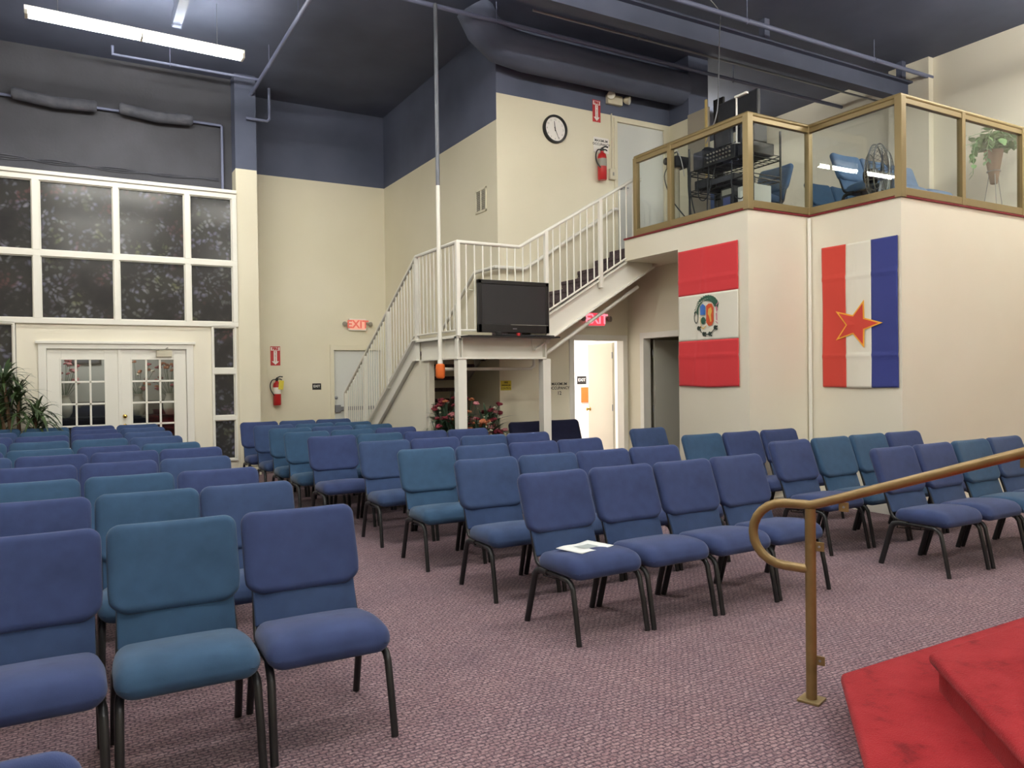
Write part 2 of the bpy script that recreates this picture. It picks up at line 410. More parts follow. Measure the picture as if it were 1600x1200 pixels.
w = MB(); w.box(8.34, 8.75, 8.96, YK, ZL, 5.53); w.m = 1; w.box(8.34, 8.75, 8.96, YK, 5.53, ZC)
struct('wall_chase', w, [M['cream'], M['navy']])
w = MB(); w.box(8.75, XE, 12.9, 13.0, ZL, 5.53); w.m = 1; w.box(8.75, XE, 12.9, 13.0, 5.53, ZC)
struct('wall_loft_back', w, [M['cream'], M['navy']])
w = MB(); w.box(8.7, 8.75, YK, 13.0, ZL, 5.53); w.m = 1; w.box(8.7, 8.75, YK, 13.0, 5.53, ZC)
struct('wall_loft_side', w, [M['cream'], M['navy']])
w = MB(); w.box(XE, XE + .15, YF, 14.1, 0, ZC); w.box(XE - .12, XE, 7.2, 7.88, ZL, ZC)
struct('wall_right', w, M['cream2'])
struct('wall_left', MB().box(XL - .15, XL, YF, 14.1, 0, ZC), M['cream'])
struct('wall_front', MB().box(XL, XE, YF - .15, YF, 0, ZC), M['cream'])
# loft: solid box walls under it and the floor slab
struct('wall_loft_flag', MB().box(6.70, 6.82, 6.25, 7.42, 0, ZL).box(6.70, 6.82, 7.42, 8.5, 3.15, ZL), M['cream2'])
struct('wall_loft_niche', MB().box(6.82, 7.73, 6.25, 6.37, 0, ZL), M['cream2'])
struct('wall_loft_star_flag', MB().box(7.73, 7.85, 5.06, 6.37, 0, ZL), M['cream2'])
struct('wall_loft_front', MB().box(7.85, XE, 5.06, 5.18, 0, ZL), M['cream2'])
sl = MB()
sl.box(6.82, 7.3, 6.37, 8.5, 3.15, ZL - .005); sl.box(7.3, XE, 6.37, 12.9, 3.15, ZL - .005); sl.box(7.85, XE, 5.18, 6.37, 3.15, ZL - .005)
struct('floor_loft', sl, M['cream'])
cv = MB(); cv.box(6.75, 7.3, 6.3, 8.5, ZL - .004, ZL); cv.box(7.3, 8.7, 6.3, 9.4, ZL - .004, ZL); cv.box(8.7, XE, 6.3, 12.9, ZL - .004, ZL); cv.box(7.78, XE, 5.1, 6.3, ZL - .004, ZL)
struct('floor_loft_carpet', cv, M['carpet'])
struct('trim_1', MB().box(6.68, 6.74, 6.23, 8.5, ZL, ZL + .02).box(6.74, 7.71, 6.23, 6.29, ZL, ZL + .02).box(7.71, 7.77, 5.04, 6.29, ZL, ZL + .02).box(7.77, XE, 5.04, 5.10, ZL, ZL + .02), M['redtrim'], label='red carpet edge under the loft railing')
# room under the loft
dw0, dw1, dwh = 8.10, 9.02, 2.12
w = MB(); w.box(7.45, 7.55, 6.37, dw0, 0, 3.15); w.box(7.45, 7.55, dw1, YK, 0, 3.15); w.box(7.45, 7.55, dw0, dw1, dwh, 3.15)
w.box(7.55, 9.5, 7.4, 7.5, 0, 3.15)
struct('wall_passage', w, M['cream'])
# bright side room beyond the open door
w = MB(); w.box(5.9, 6.0, YK + .12, 12.6, 0, 3.1); w.box(10.2, 10.3, YK + .12, 12.6, 0, 3.1); w.box(5.9, 10.3, 12.5, 12.6, 0, 3.1); w.box(5.9, 10.3, YK + .12, 12.6, 3.0, 3.1)
struct('wall_side_room', w, M['brightwall'])
# foyer behind the french doors
w = MB(); w.box(-2.4, 2.3, 15.4, 15.5, 1.2, 2.9); w.m = 1; w.box(-2.4, 2.3, 15.4, 15.5, 0, 1.2)
struct('wall_foyer_back', w, [M['greywall'], M['dkwall']])
struct('wall_foyer_left', MB().box(-2.5, -2.4, 13.15, 15.5, 0, 2.9), M['greywall'])
struct('wall_foyer_right', MB().box(2.3, 2.4, 13.9, 15.5, 0, 2.9), M['greywall'])
struct('ceiling_foyer', MB().box(-2.5, 2.4, 13.15, 15.5, 2.9, 3.0), M['greywall'])
struct('floor_foyer', MB().box(-2.5, 2.4, 14.1, 15.5, -.1, 0), M['carpet'])
struct('trim_3', MB().tube([(7.695, 6.215, 0), (7.695, 6.215, ZL - .02)], .022, 10), M['white'], 50, label='white corner pipe between the two flag walls')
# baseboards
struct('baseboard_right', MB().box(6.685, 6.70, 6.25, 7.42, 0, .11).box(6.70, 7.715, 6.235, 6.25, 0, .11).box(7.715, 7.73, 5.045, 6.25, 0, .11).box(7.73, XE, 5.045, 5.06, 0, .11), M['white'])
struct('baseboard_back', MB().box(XL, DX0 - .1, YW - .015, YW, 0, .12).box(DX1 + .1, 2.31, YW - .015, YW, 0, .12).box(2.64, ex0 - .08, YR - .015, YR, 0, .11).box(XR, a0 - .1, YK - .015, YK, 0, .1), M['white'])

# ------------------------------------------------------------------ windows of the back wall
def window(name, xs, zs, rail, label):
    r = sroot(name, label)
    f = MB(); y0, y1 = YW - .05, YW + .04
    X0, X1, Z0, Z1 = xs[0][0] - rail, xs[-1][1] + rail, zs[0][0] - rail, zs[-1][1] + rail
    f.box(X0, X1, y0, y1, Z0, zs[0][0]); f.box(X0, X1, y0, y1, zs[-1][1], Z1)
    for a, b in zip(zs, zs[1:]): f.box(X0, X1, y0, y1, a[1], b[0])
    cols = [(X0, xs[0][0])] + [(a[1], b[0]) for a, b in zip(xs, xs[1:])] + [(xs[-1][1], X1)]
    for a, b in cols:
        for z in zs: f.box(a, b, y0 - .004, y1, z[0], z[1])
    # stepped inner bead
    for x in xs:
        for z in zs:
            for (a, b, c, d) in ((x[0], x[0] + .014, z[0], z[1]), (x[1] - .014, x[1], z[0], z[1]), (x[0], x[1], z[0], z[0] + .014), (x[0], x[1], z[1] - .014, z[1])):
                f.box(a, b, YW - .02, YW + .04, c, d)
    struct('frame', f, M['white'], bevel=.004, parent=r)
    for x in xs:
        for z in zs:
            p = MB().box(x[0], x[1], YW + .01, YW + .02, z[0], z[1])
            o = struct('pane', p, M['floral'], parent=r); o['label'] = 'pane backed with dark floral cloth'
window('window_1', [(-1.33, -.49), (-.396, .539), (.616, 1.528), (1.612, 2.235)], [(2.484, 3.38), (3.466, 4.467)], .075, 'white gridded window of eight dark floral panes above the French doors')
window('window_2', [(1.93, 2.245)], [(.29, .915), (.985, 1.655), (1.745, 2.395)], .03, 'narrow white sidelight of three dark panes right of the French doors')
window('window_3', [(-1.06, -.75)], [(.29, .915), (.985, 1.655), (1.745, 2.395)], .03, 'narrow white sidelight left of the French doors behind the potted plant')
struct('trim_2', MB().box(-1.42, 2.31, YW - .08, YW + .32, 4.545, 4.60), M['white'], bevel=.006, label='white ledge along the top of the window grid')

# ------------------------------------------------------------------ french doors
d1 = sroot('door_1', 'white French double door with fifteen-pane leaves')
fr = MB()
fr.box(DX0 - .09, DX0 + .012, YW - .03, YW + .1, 0, DH + .0); fr.box(DX1 - .012, DX1 + .09, YW - .03, YW + .1, 0, DH)
fr.box(DX0 - .09, DX1 + .09, YW - .03, YW + .1, DH - .012, DH + .07); fr.box(DX0 - .12, DX1 + .12, YW - .06, YW, DH + .06, DH + .10)
struct('frame', fr, M['white'], bevel=.005, parent=d1)
def leaf(x0, x1, gx0, gx1, knobx=None):
    L = MB(); y0, y1 = YW + .02, YW + .065; zt = 1.886; pitch = .334; n = 5; zb = zt - pitch * n + .03
    L.box(x0, gx0, y0, y1, .01, DH - .016); L.box(gx1, x1, y0, y1, .01, DH - .016); L.box(gx0, gx1, y0, y1, zt, DH - .016); L.box(gx0, gx1, y0, y1, .01, zb)
    for i in (1, 2):
        x = gx0 + (gx1 - gx0) * i / 3; L.box(x - .014, x + .014, y0 + .008, y1, zb, zt)
    for i in range(1, n):
        z = zt - pitch * i + .006 * i; L.box(gx0, gx1, y0 + .008, y1, z - .014, z + .014)
    for (a, b, c, d) in ((gx0 - .02, gx0, zb - .02, zt + .02), (gx1, gx1 + .02, zb - .02, zt + .02), (gx0, gx1, zt, zt + .02), (gx0, gx1, zb - .02, zb)):
        L.box(a, b, y0 - .008, y0 + .01, c, d)
    lf = struct('leaf', L, M['white'], bevel=.003, parent=d1)
    struct('glass_pane', MB().box(gx0, gx1, y0 + .022, y0 + .028, zb, zt), M['doorglass'], parent=lf)
    if knobx is not None:
        for z in (1.03, .885):
            k = MB(); k.lathe([(.030, 0), (.030, .006), (.012, .012), (.012, .03), (.026, .04), (.030, .055), (.022, .068), (.004, .072)], (knobx, y0, z), 16, Matrix.Rotation(PI / 2, 3, 'X'))
            struct('door_knob', k, M['knob'], 40, parent=lf)
leaf(DX0 + .016, .585, -.165, .39); leaf(.605, DX1 - .016, .765, 1.345, .655)
struct('astragal', MB().box(.572, .618, YW, YW + .03, .01, DH - .016), M['white'], bevel=.004, parent=d1)

dc = thing('door_closer', 'small beige door closer at the top of the right French door leaf', 'door closer', (1.20, YW + .02, 1.985))
b = MB(); b.box(-.10, .12, -.05, 0, -.055, .045); part('body', b, M['beige'], dc, bevel=.008)
b = MB(); b.tube([(-.06, -.04, .05), (-.16, -.08, .055), (.02, -.10, .06), (.06, -.06, .085)], .009, 6); part('arm', b, M['grille'], dc, 50)

# exit door behind the stair, hollow metal
d2 = sroot('door_2', 'pale exit door with a push bar behind the stair railing')
f = MB(); f.box(ex0 - .06, ex0 + .012, YR - .03, YR + .1, 0, exh); f.box(ex1 - .012, ex1 + .06, YR - .03, YR + .1, 0, exh); f.box(ex0 - .06, ex1 + .06, YR - .03, YR + .1, exh - .012, exh + .09)
struct('frame', f, M['cream'], bevel=.006, parent=d2)
struct('leaf', MB().box(ex0 + .016, ex1 - .016, YR + .03, YR + .075, .01, exh - .016), M['pale'], bevel=.003, parent=d2)
p = MB(); p.box(ex0 + .02, ex0 + .13, YR - .03, YR + .03, .93, 1.07); p.box(ex0 + .13, ex1 - .1, YR - .025, YR + .02, .965, 1.035); p.box(ex1 - .1, ex1 - .02, YR - .03, YR + .03, .94, 1.06)
struct('push_bar', p, M['steel'], bevel=.008, parent=d2)
struct('lock', MB().lathe([(.032, 0), (.032, .008), (.016, .016), (.002, .018)], (ex0 + .055, YR + .03, 1.2), 16, Matrix.Rotation(PI / 2, 3, 'X')), M['steel'], 40, parent=d2)

# door to the bright side room, standing open
def swing(px, py, ang, width, h, m, parent, knob=True, side=1):
    R = Matrix.Rotation(ang, 3, 'Z')
    b = MB().box(.0, width, -.022, .022, .012, h)
    me = b.data('leaf', m, None, .003); o = link('leaf', me, parent, (px, py, 0), (0, 0, ang))
    if knob:
        k = MB()
        for s in (-1, 1):
            k.lathe([(.03, 0), (.03, .006), (.012, .012), (.012, .035), (.028, .05), (.026, .07), (.004, .076)], (width - .07, s * .022, 1.0), 16, Matrix.Rotation(-s * PI / 2, 3, 'X'))
        link('door_knob', k.data('door_knob', M['knob'], 40), o)
    g = MB()
    for z in (.25, 1.05, h - .2): g.tube([(-.004, side * .026, z - .05), (-.004, side * .026, z + .05)], .008, 8)
    link('hinge', g.data('hinge', M['steel'], 40), o)
    return o
d3 = sroot('door_3', 'cream door standing open into the bright side room')
f = MB(); f.box(a0 - .07, a0 + .015, YK - .02, YK + .14, 0, ah); f.box(a1 - .015, a1 + .07, YK - .02, YK + .14, 0, ah); f.box(a0 - .07, a1 + .07, YK - .02, YK + .14, ah - .015, ah + .07)
struct('frame', f, M['white'], bevel=.005, parent=d3)
swing(a1 - .045, YK + .19, rad(80), .88, ah - .03, M['cream2'], d3)
d4 = sroot('door_4', 'grey door ajar beside the red and white flag')
f = MB(); f.box(7.43, 7.57, dw1 - .015, dw1 + .07, 0, dwh); f.box(7.43, 7.57, dw0 - .07, dw0 + .015, 0, dwh); f.box(7.43, 7.57, dw0 - .07, dw1 + .07, dwh - .015, dwh + .07)
struct('frame', f, M['white'], bevel=.005, parent=d4)
swing(7.61, dw1 - .045, rad(-6), .88, dwh - .035, M['greydoor'], d4)
d5 = sroot('door_5', 'flush cream door on the loft landing beside the upper fire extinguisher')
f = MB(); f.box(u0 - .05, u0 + .01, YK - .02, YK + .1, ZL, uh); f.box(u1 - .01, u1 + .05, YK - .02, YK + .1, ZL, uh); f.box(u0 - .05, u1 + .05, YK - .02, YK + .1, uh - .01, uh + .05)
struct('frame', f, M['cream'], bevel=.004, parent=d5)
lf = struct('leaf', MB().box(u0 + .013, u1 - .013, YK + .01, YK + .05, ZL + .01, uh - .013), M['pale'], bevel=.003, parent=d5)
k = MB(); k.lathe([(.03, 0), (.03, .01), (.01, .02), (.01, .045), (.002, .05)], (u0 + .08, YK + .01, ZL + 1.0), 14, Matrix.Rotation(PI / 2, 3, 'X')); k.tube([(u0 + .08, YK - .035, ZL + 1), (u0 + .20, YK - .035, ZL + 1.0)], .009, 8)
struct('door_handle', k, M['steel'], 40, parent=lf)

# ------------------------------------------------------------------ chairs
def cushion(a, c, w, R, r, f):
    """upholstered pad: rounded rectangle of half size a x c, half thickness w, corner radius R, edge fillet r; f(u, v, t) -> 3d"""
    def outline(a, c, R):
        P = []
        for (sx, sy, a0) in ((1, 1, 0), (-1, 1, 90), (-1, -1, 180), (1, -1, 270)):
            for i in range(7):
                t = rad(a0 + 15 * i); P.append((sx * (a - R) + R * math.cos(t), sy * (c - R) + R * math.sin(t)))
            n = 9 if a0 in (0, 180) else 6
            nx = {0: (-(a - R), c), 90: (-a, -(c - R)), 180: (a - R, -c), 270: (a, c - R)}[a0]
            e = P[-1]
            for i in range(1, n): P.append((e[0] + (nx[0] - e[0]) * i / n, e[1] + (nx[1] - e[1]) * i / n))
        return P
    rings = []; m = 5
    for s_ in (-1, 1):
        half = []
        base = outline(a - r, c - r, R - r)
        for k in (.2, .4, .6, .78, .92): half.append(([(x * k, y * k) for x, y in base], s_ * w))
        for i in range(m + 1):
            t = PI / 2 * i / m; d = r * (1 - math.sin(t)); half.append((outline(a - d, c - d, R - d), s_ * (w - r + r * math.cos(t))))
        rings += half if s_ < 0 else half[::-1]
    n = len(rings[0][0]); V = [f(0, 0, -w)]; F = []
    for (P, t) in rings: V += [f(x, y, t) for x, y in P]
    V.append(f(0, 0, w)); L = len(rings)
    for j in range(n):
        F.append((0, 1 + (j + 1) % n, 1 + j)); q = 1 + (L - 1) * n; F.append((len(V) - 1, q + j, q + (j + 1) % n))
        for i in range(L - 1):
            o = 1 + i * n; F.append((o + j, o + (j + 1) % n, o + n + (j + 1) % n, o + n + j))
    return MB().mesh(V, F)
def chair_meshes():
    D = {}
    def fseat(x, y, z):
        k = max(0, 1 - (x / .26) ** 2) * max(0, 1 - (y / .23) ** 2)
        if z > 0: z += .012 * k + .010 * math.exp(-((y + .08) / .10) ** 2) * max(0, 1 - (x / .27) ** 4)
        t = max(0, (-y - .10) / .13)
        z -= .030 * t * t
        if z < -.02 and t > 0: z += .012 * t
        t = max(0, (y - .02) / .21); x *= 1 - .07 * t; z -= .022 * t
        return (x, y - .045, z + .424)
    D['seat'] = cushion(.270, .228, .056, .075, .052, fseat)
    tilt = rad(20)
    def fback(x, y, z):
        t = max(0, (-z - .12) / .078)
        x *= 1 - .13 * t ** 1.6
        if y < 0: y -= .014 * max(0, 1 - (x / .26) ** 2) * max(0, 1 - (z / .18) ** 2)
        y -= .012 * t * t if y < 0 else 0
        y -= .018 * (x / .26) ** 2
        yy = y * math.cos(tilt) + z * math.sin(tilt); zz = -y * math.sin(tilt) + z * math.cos(tilt)
        return (x, yy + .315, zz + .742)
    D['backrest'] = cushion(.274, .198, .036, .058, .034, lambda u, v, t: fback(u, t, v))
    def flum(x, y, z):
        yy = y * math.cos(tilt) + z * math.sin(tilt); zz = -y * math.sin(tilt) + z * math.cos(tilt)
        return (x, yy + .220, zz + .506)
    D['lumbar_panel'] = rbox(.242, .014, .086, .010, flum, seg=2, grid=.2)
    def leg(s, front):
        x = .252 * s
        if front: P = [(x - .012 * s, -.10, .356), (x - .004 * s, -.165, .358), (x, -.205, .345), (x + .001 * s, -.228, .315), (x + .004 * s, -.262, .16), (x + .006 * s, -.293, .0)]
        else: P = [(x - .012 * s, .06, .356), (x - .006 * s, .13, .356), (x, .166, .342), (x + .001 * s, .185, .312), (x + .004 * s, .232, .15), (x + .006 * s, .277, .0)]
        b = MB(); b.tube(P, .0172 if front else .0175, 8, ry=.0155 if front else .023)
        return b
    D['legFL'], D['legFR'], D['legRL'], D['legRR'] = leg(-1, 1), leg(1, 1), leg(-1, 0), leg(1, 0)
    f = MB()
    for s in (-1, 1):
        f.tube([(.240 * s, -.16, .358), (.240 * s, .14, .358)], .013, 8)
    f.tube([(-.24, -.12, .366), (.24, -.12, .366)], .011, 6); f.tube([(-.24, .10, .366), (.24, .10, .366)], .011, 6)
    f.box(-.235, .235, -.235, .15, .372, .380)
    D['seat_frame'] = f
    f = MB()
    for s in (-1, 1):
        f.tube(bez([(.243 * s, .04, .375), (.243 * s, .15, .382), (.240 * s, .192, .415), (.236 * s, .22, .49), (.232 * s, .262, .60), (.232 * s, .345, .83)], 3), .011, 8, ry=.014)
    f.tube([(-.236, .215, .475), (.236, .215, .475)], .008, 6); f.tube([(-.232, .25, .562), (.232, .25, .562)], .008, 6)
    D['back_frame'] = f
    r = MB()
    for i in range(6): r.tube([(-.17 + .068 * i, -.03, .32), (-.17 + .068 * i, .17, .305)], .003, 5)
    for (y, z) in ((-.03, .32), (.17, .305)): r.tube([(-.2, y, .355), (-.2, y, z), (.2, y, z), (.2, y, .355)], .004, 5)
    for x in (-.2, .2): r.tube([(x, -.03, .32), (x, .17, .305)], .004, 5)
    D['book_rack'] = r
    return D
_D = chair_meshes()
CH = {}
for i, fm in enumerate(FAB):
    CH[i] = {k: _D[k].data('chair_' + k, fm, 60) for k in ('seat', 'backrest', 'lumbar_panel')}
_metal = {k: _D[k].data('chair_' + k, M['chairmetal'], 60) for k in ('legFL', 'legFR', 'legRL', 'legRR', 'seat_frame', 'back_frame', 'book_rack')}
def make_chair(v):
    t = link('padded_chair', None)
    for k in ('seat', 'backrest', 'lumbar_panel'): link(k, CH[2 if v == 0 and k == 'lumbar_panel' else v][k], t)
    for k in ('legFL', 'legFR', 'legRL', 'legRR'): link('leg', _metal[k], t)
    for k in ('seat_frame', 'back_frame', 'book_rack'): link(k, _metal[k], t)
    return t
_proto = {}
def place_chair(v, x, y, rz, label, group, z=0.0, tilt=None):
    if v not in _proto:
        _proto[v] = t = make_chair(v)
    else:
        src = _proto[v]; t = src.copy(); C.objects.link(t)
        for ch in src.children:
            c = ch.copy(); C.objects.link(c); c.parent = t
    t.location = (x, y, z); t.rotation_euler = tilt if tilt else (0, 0, rz)
    tag(t, label, 'chair', group)
    return t
ORD = ['first', 'second', 'third', 'fourth', 'fifth', 'sixth', 'seventh', 'eighth', 'ninth', 'tenth']
PIT = .562
def row(block, bname, ri, xs, yf, cols, aisle_left, group):
    n = len(xs)
    for i, (x, c) in enumerate(zip(xs, cols)):
        k = i if aisle_left else n - 1 - i
        seat = 'at the aisle' if k == 0 else ORD[k] + ' from aisle'
        lab = f'{FABNAME[c]} padded chair {seat}, {ORD[ri]} row, {bname}'
        place_chair(c, x + random.uniform(-.006, .006), yf + .29 + random.uniform(-.012, .012), rad(random.uniform(-1.2, 1.2)), lab, group)
# block in front of the french doors (aisle on its right)
LB = [(1.215, 3.175, [0, 1, 0]), (1.185, 4.24, [0, 1, 2]), (1.150, 5.16, [1, 1, 0]), (1.125, 6.15, [0, 0, 2]), (1.21, 7.09, [2, 0, 0, 0]),
      (1.11, 7.83, [0, 1, 0, 1]), (1.06, 8.89, [1, 1, 1, 2]), (1.06, 9.86, [0, 0, 0, 2]), (1.05, 10.8, [2, 1, 0, 2]), (1.05, 11.68, [1, 1, 0, 2])]
for ri, (xr, yf, cols) in enumerate(LB):
    n = len(cols); xs = [xr - .265 - PIT * 1.005 * (n - 1 - i) for i in range(n)]
    row('L', 'block before the French doors', ri, xs, yf, cols, False, 'padded chairs in rows before the French doors')
place_chair(0, -.27, .90 + .29, 0, 'blue padded chair alone in front of the French-door block, only its top showing', 'padded chairs in rows before the French doors')
# middle block in front of the staircase (aisle on its left)
MBK = [(2.518, 3.655, [0, 0, 0, 0]), (2.525, 4.65, [2, 2, 0, 0]), (2.47, 5.69, [1, 2, 0, 0]), (2.455, 6.72, [2, 0, 2, 0]), (2.215, 7.72, [0, 1, 0, 0]),
       (2.165, 8.56, [1, 1, 0]), (2.15, 9.36, [1, 2, 1]), (2.12, 10.12, [2, 1, 1]), (2.11, 11.05, [0, 2, 2])]
for ri, (xl, yf, cols) in enumerate(MBK):
    xs = [xl + .25 + PIT * 1.0 * i for i in range(len(cols))]
    row('M', 'block before the staircase', ri, xs, yf, cols, True, 'padded chairs in rows before the staircase')
# right block along the flag walls
RB = [(5.72, 3.37, [0, 0, 1, 2]), (5.60, 4.33, [0, 1, 1, 0]), (5.47, 5.36, [1, 0, 0])]
for ri, (xl, yf, cols) in enumerate(RB):
    xs = [xl + .25 + PIT * 1.02 * i for i in range(len(cols))]
    row('R', 'block under the star flag', ri, xs, yf, cols, True, 'padded chairs in rows under the star flag')
place_chair(2, 5.90, 6.72, rad(3), 'single steel blue chair standing by the wall end under the red and white flag', 'loose padded chairs under the loft')
place_chair(3, 5.42, 8.75, rad(2), 'dark navy chair under the stair landing, behind the slim white post', 'loose padded chairs under the loft')
place_chair(3, 6.02, 8.78, rad(-2), 'dark navy chair just left of the bright open doorway', 'loose padded chairs under the loft')
# chairs on the loft
LG = 'padded chairs on the loft'
place_chair(4, 8.70, 6.12, 0, 'light blue loft chair, left one of the row behind the wire fan', LG, ZL)
place_chair(4, 9.27, 6.12, rad(1), 'light blue loft chair directly behind the wire fan', LG, ZL)
place_chair(4, 9.84, 6.12, 0, 'light blue loft chair whose long seat shows beside the plant', LG, ZL)
place_chair(4, 8.02, 7.28, rad(-88), 'light blue loft chair turned sideways with its back to the corner', LG, ZL)
place_chair(1, 9.65, 7.30, 0, 'teal blue loft chair in the rear row, left one', LG, ZL)
place_chair(1, 10.22, 7.30, 0, 'teal blue loft chair in the rear row, right one', LG, ZL)
place_chair(2, 8.60, 8.45, rad(0), 'steel blue loft chair standing far behind the equipment rack', LG, ZL)
# sheet of paper on a seat
pp = MB(); pp.m = 0
R = Matrix.Rotation(rad(14), 3, 'Z')
def pf(u, v, h): q = R @ Vector((u, v, 0)); return (2.755 + q.x, 3.925 + q.y, .500 + h)
nu = 8
V = [pf(-.15 + .30 * i / nu, -.108 + .216 * j / nu, .004 * math.sin(i * .9)) for i in range(nu + 1) for j in range(nu + 1)]
pp.mesh(V, [(i * (nu + 1) + j, (i + 1) * (nu + 1) + j, (i + 1) * (nu + 1) + j + 1, i * (nu + 1) + j + 1) for i in range(nu) for j in range(nu)])
pr = solo('paper_sheet', pp, M['paper'], 'white paper sheet lying on the aisle seat before the staircase', 'paper', 60)
pr.modifiers.new('thick', 'SOLIDIFY').thickness = .003
g = MB(); V = [tuple(Vector(pf(-.06 + .14 * i / 3, -.045 + .09 * j / 3, .004 * math.sin((-.06 + .14 * i / 3 + .15) / .30 * nu * .9))) + Vector((0, 0, .0022))) for i in range(4) for j in range(4)]
g.mesh(V, [(i * 4 + j, (i + 1) * 4 + j, (i + 1) * 4 + j + 1, i * 4 + j + 1) for i in range(3) for j in range(3)])
part('printed_block', g, M['greyprint'], pr)

# ------------------------------------------------------------------ staircase
st = thing('staircase', 'white steel staircase turning on a square landing up to the loft', 'staircase', (4.6, 9.2, 0))
st.location = (0, 0, 0)
SX0, SX1 = 4.10, 5.16        # lower flight and landing
LY0, LY1 = 8.50, 9.785
ZP = 2.09
FY = 13.02                   # foot of the lower flight
sl1 = ZP / (FY - LY1)        # slope of the lower flight
def ztop1(y): return ZP - (y - LY1) * sl1
n1 = 12; rise1 = ZP / n1; run1 = (FY - LY1) / (n1 - 1) * .98
for i in range(n1 - 1):
    z = ZP - rise1 * (i + 1); y = LY1 + run1 * i
    b = MB(); b.box(SX0 + .04, SX1 - .035, y - .01, y + run1 + .02, z - .05, z); b.m = 1; b.box(SX0 + .04, SX1 - .035, y - .004, y + .012, z, z + rise1 - .04)
    part('tread', b, [M['treadcarpet'], M['cream']], st, bevel=.006)
# channel stringers: web, flanges (profile in the plane of the flight)
def channel(pts_top, pts_bot, x0, x1, fl, axis):
    """closed band between two poly-lines, thin web with flanges to the outside"""
    b = MB()
    n = len(pts_top)
    for i in range(n - 1):
        q = [pts_top[i], pts_top[i + 1], pts_bot[i + 1], pts_bot[i]]
        if axis == 'x': b.prism(q, lambda a, c: (x0, a, c), lambda a, c: (x1, a, c))
        else: b.prism(q, lambda a, c: (a, x0, c), lambda a, c: (a, x1, c))
    t = .022
    for (P, s) in ((pts_top, 1), (pts_bot, -1)):
        for i in range(n - 1):
            p, q = P[i], P[i + 1]
            Q = [(p[0], p[1]), (q[0], q[1]), (q[0], q[1] - s * t), (p[0], p[1] - s * t)]
            if axis == 'x': b.prism(Q, lambda a, c: (fl, a, c), lambda a, c: (x1, a, c))
            else: b.prism(Q, lambda a, c: (a, fl, c), lambda a, c: (a, x1, c))
    return b
off = .06
top = [(LY1 - .02, ZP + .0), (LY1 + .10, ztop1(LY1 + .10) + off), (FY + .12, off - .07)]
bot = [(LY1 - .02, ZP - .30), (LY1 + .10, ztop1(LY1 + .10) + off - .30), (FY - .42, .0)]
part('stringer', channel(top, bot, SX0 + .02, SX0 + .035, SX0 - .035, 'x'), M['white'], st, bevel=.003)
part('stringer', channel(top, bot, SX1 - .03, SX1 - .01, SX1 - .03, 'x'), M['white'], st)
# enclosing panel under the lower flight
b = MB(); b.prism([(9.52, 0), (9.52, ZP - .30), (LY1 + .05, ZP - .28), (FY - .45, 0)], lambda a, c: (SX0 + .02, a, c), lambda a, c: (SX0 + .06, a, c))
part('side_panel', b, M['cream2'], st)
# landing
b = MB(); b.box(SX0, SX1, LY0 + .02, LY1 + .02, ZP - .045, ZP - .004); b.m = 1; b.box(SX0 + .02, SX1, LY0 + .06, LY1, ZP - .004, ZP)
part('landing_deck', b, [M['white'], M['treadcarpet']], st)
bm_ = MB(); X1B = 5.385
bm_.box(SX0 + .02, X1B, LY0 + .055, LY0 + .07, ZP - .30, ZP - .02); bm_.box(SX0 - .02, X1B, LY0 - .02, LY0 + .07, ZP - .045, ZP - .02); bm_.box(SX0 - .02, X1B, LY0 - .01, LY0 + .07, ZP - .305, ZP - .28)
for x in (SX0 - .012, X1B - .02): bm_.box(x, x + .02, LY0 - .012, LY0 + .06, ZP - .29, ZP - .03)
part('landing_beam', bm_, M['white'], st, bevel=.003)
bm_ = MB()
bm_.box(SX0 + .055, SX0 + .07, LY0, LY1, ZP - .30, ZP - .02); bm_.box(SX0 - .02, SX0 + .07, LY0 - .0, LY1 + .03, ZP - .045, ZP - .02); bm_.box(SX0 - .01, SX0 + .07, LY0, LY1 - .15, ZP - .305, ZP - .28)
bm_.box(SX0 - .012, SX0 + .06, 9.0, 9.02, ZP - .29, ZP - .03)
part('landing_beam', bm_, M['white'], st, bevel=.003)
for x in (SX0 - .0, 5.335):
    b = MB(); b.box(x, x + .022, LY0, LY0 + .115, 0, ZP - .30); b.box(x + .022, x + .10, LY0 + .05, LY0 + .066, 0, ZP - .30); b.box(x + .10, x + .118, LY0, LY0 + .115, 0, ZP - .30); b.box(x - .03, x + .15, LY0 - .02, LY0 + .135, 0, .012)
    b.box(x + .018, x + .104, LY0 + .0, LY0 + .012, 0, ZP - .30)
    part('support_post', b, M['white'], st, bevel=.003)
b = MB(); b.box(SX0 + .02, SX0 + .10, 9.44, 9.53, 0, ZP - .3); part('support_post', b, M['cream2'], st)
# upper flight
UX0 = 5.05; n2 = 8; rise2 = (ZL - ZP) / n2; run2 = .292; UY0, UY1 = 8.52, 9.36
sl2 = rise2 / run2
for i in range(n2 - 1):
    z = ZP + rise2 * (i + 1); x = UX0 + run2 * i
    b = MB(); b.box(x - .02, x + run2 + .01, UY0 + .02, UY1, z - .05, z); b.m = 1; b.box(x - .01, x + .005, UY0 + .02, UY1, z - rise2, z - .05)
    part('tread', b, [M['treadcarpet'], M['treadcarpet']], st, bevel=.006)
b = MB(); x = UX0 + run2 * (n2 - 1); b.box(x - .01, x + .01, UY0 + .02, UY1, ZL - rise2, ZL - .01); part('riser', b, M['treadcarpet'], st)
def zs2(x): return 2.356 + (x - 5.386) * .592
top = [(5.16, zs2(5.16)), (7.22, zs2(7.22))]; bot = [(5.20, zs2(5.20) - .355), (7.22, zs2(7.22) - .355)]
part('stringer', channel(top, bot, UY0 + .015, UY0 + .03, UY0 - .045, 'y'), M['white'], st, bevel=.003)
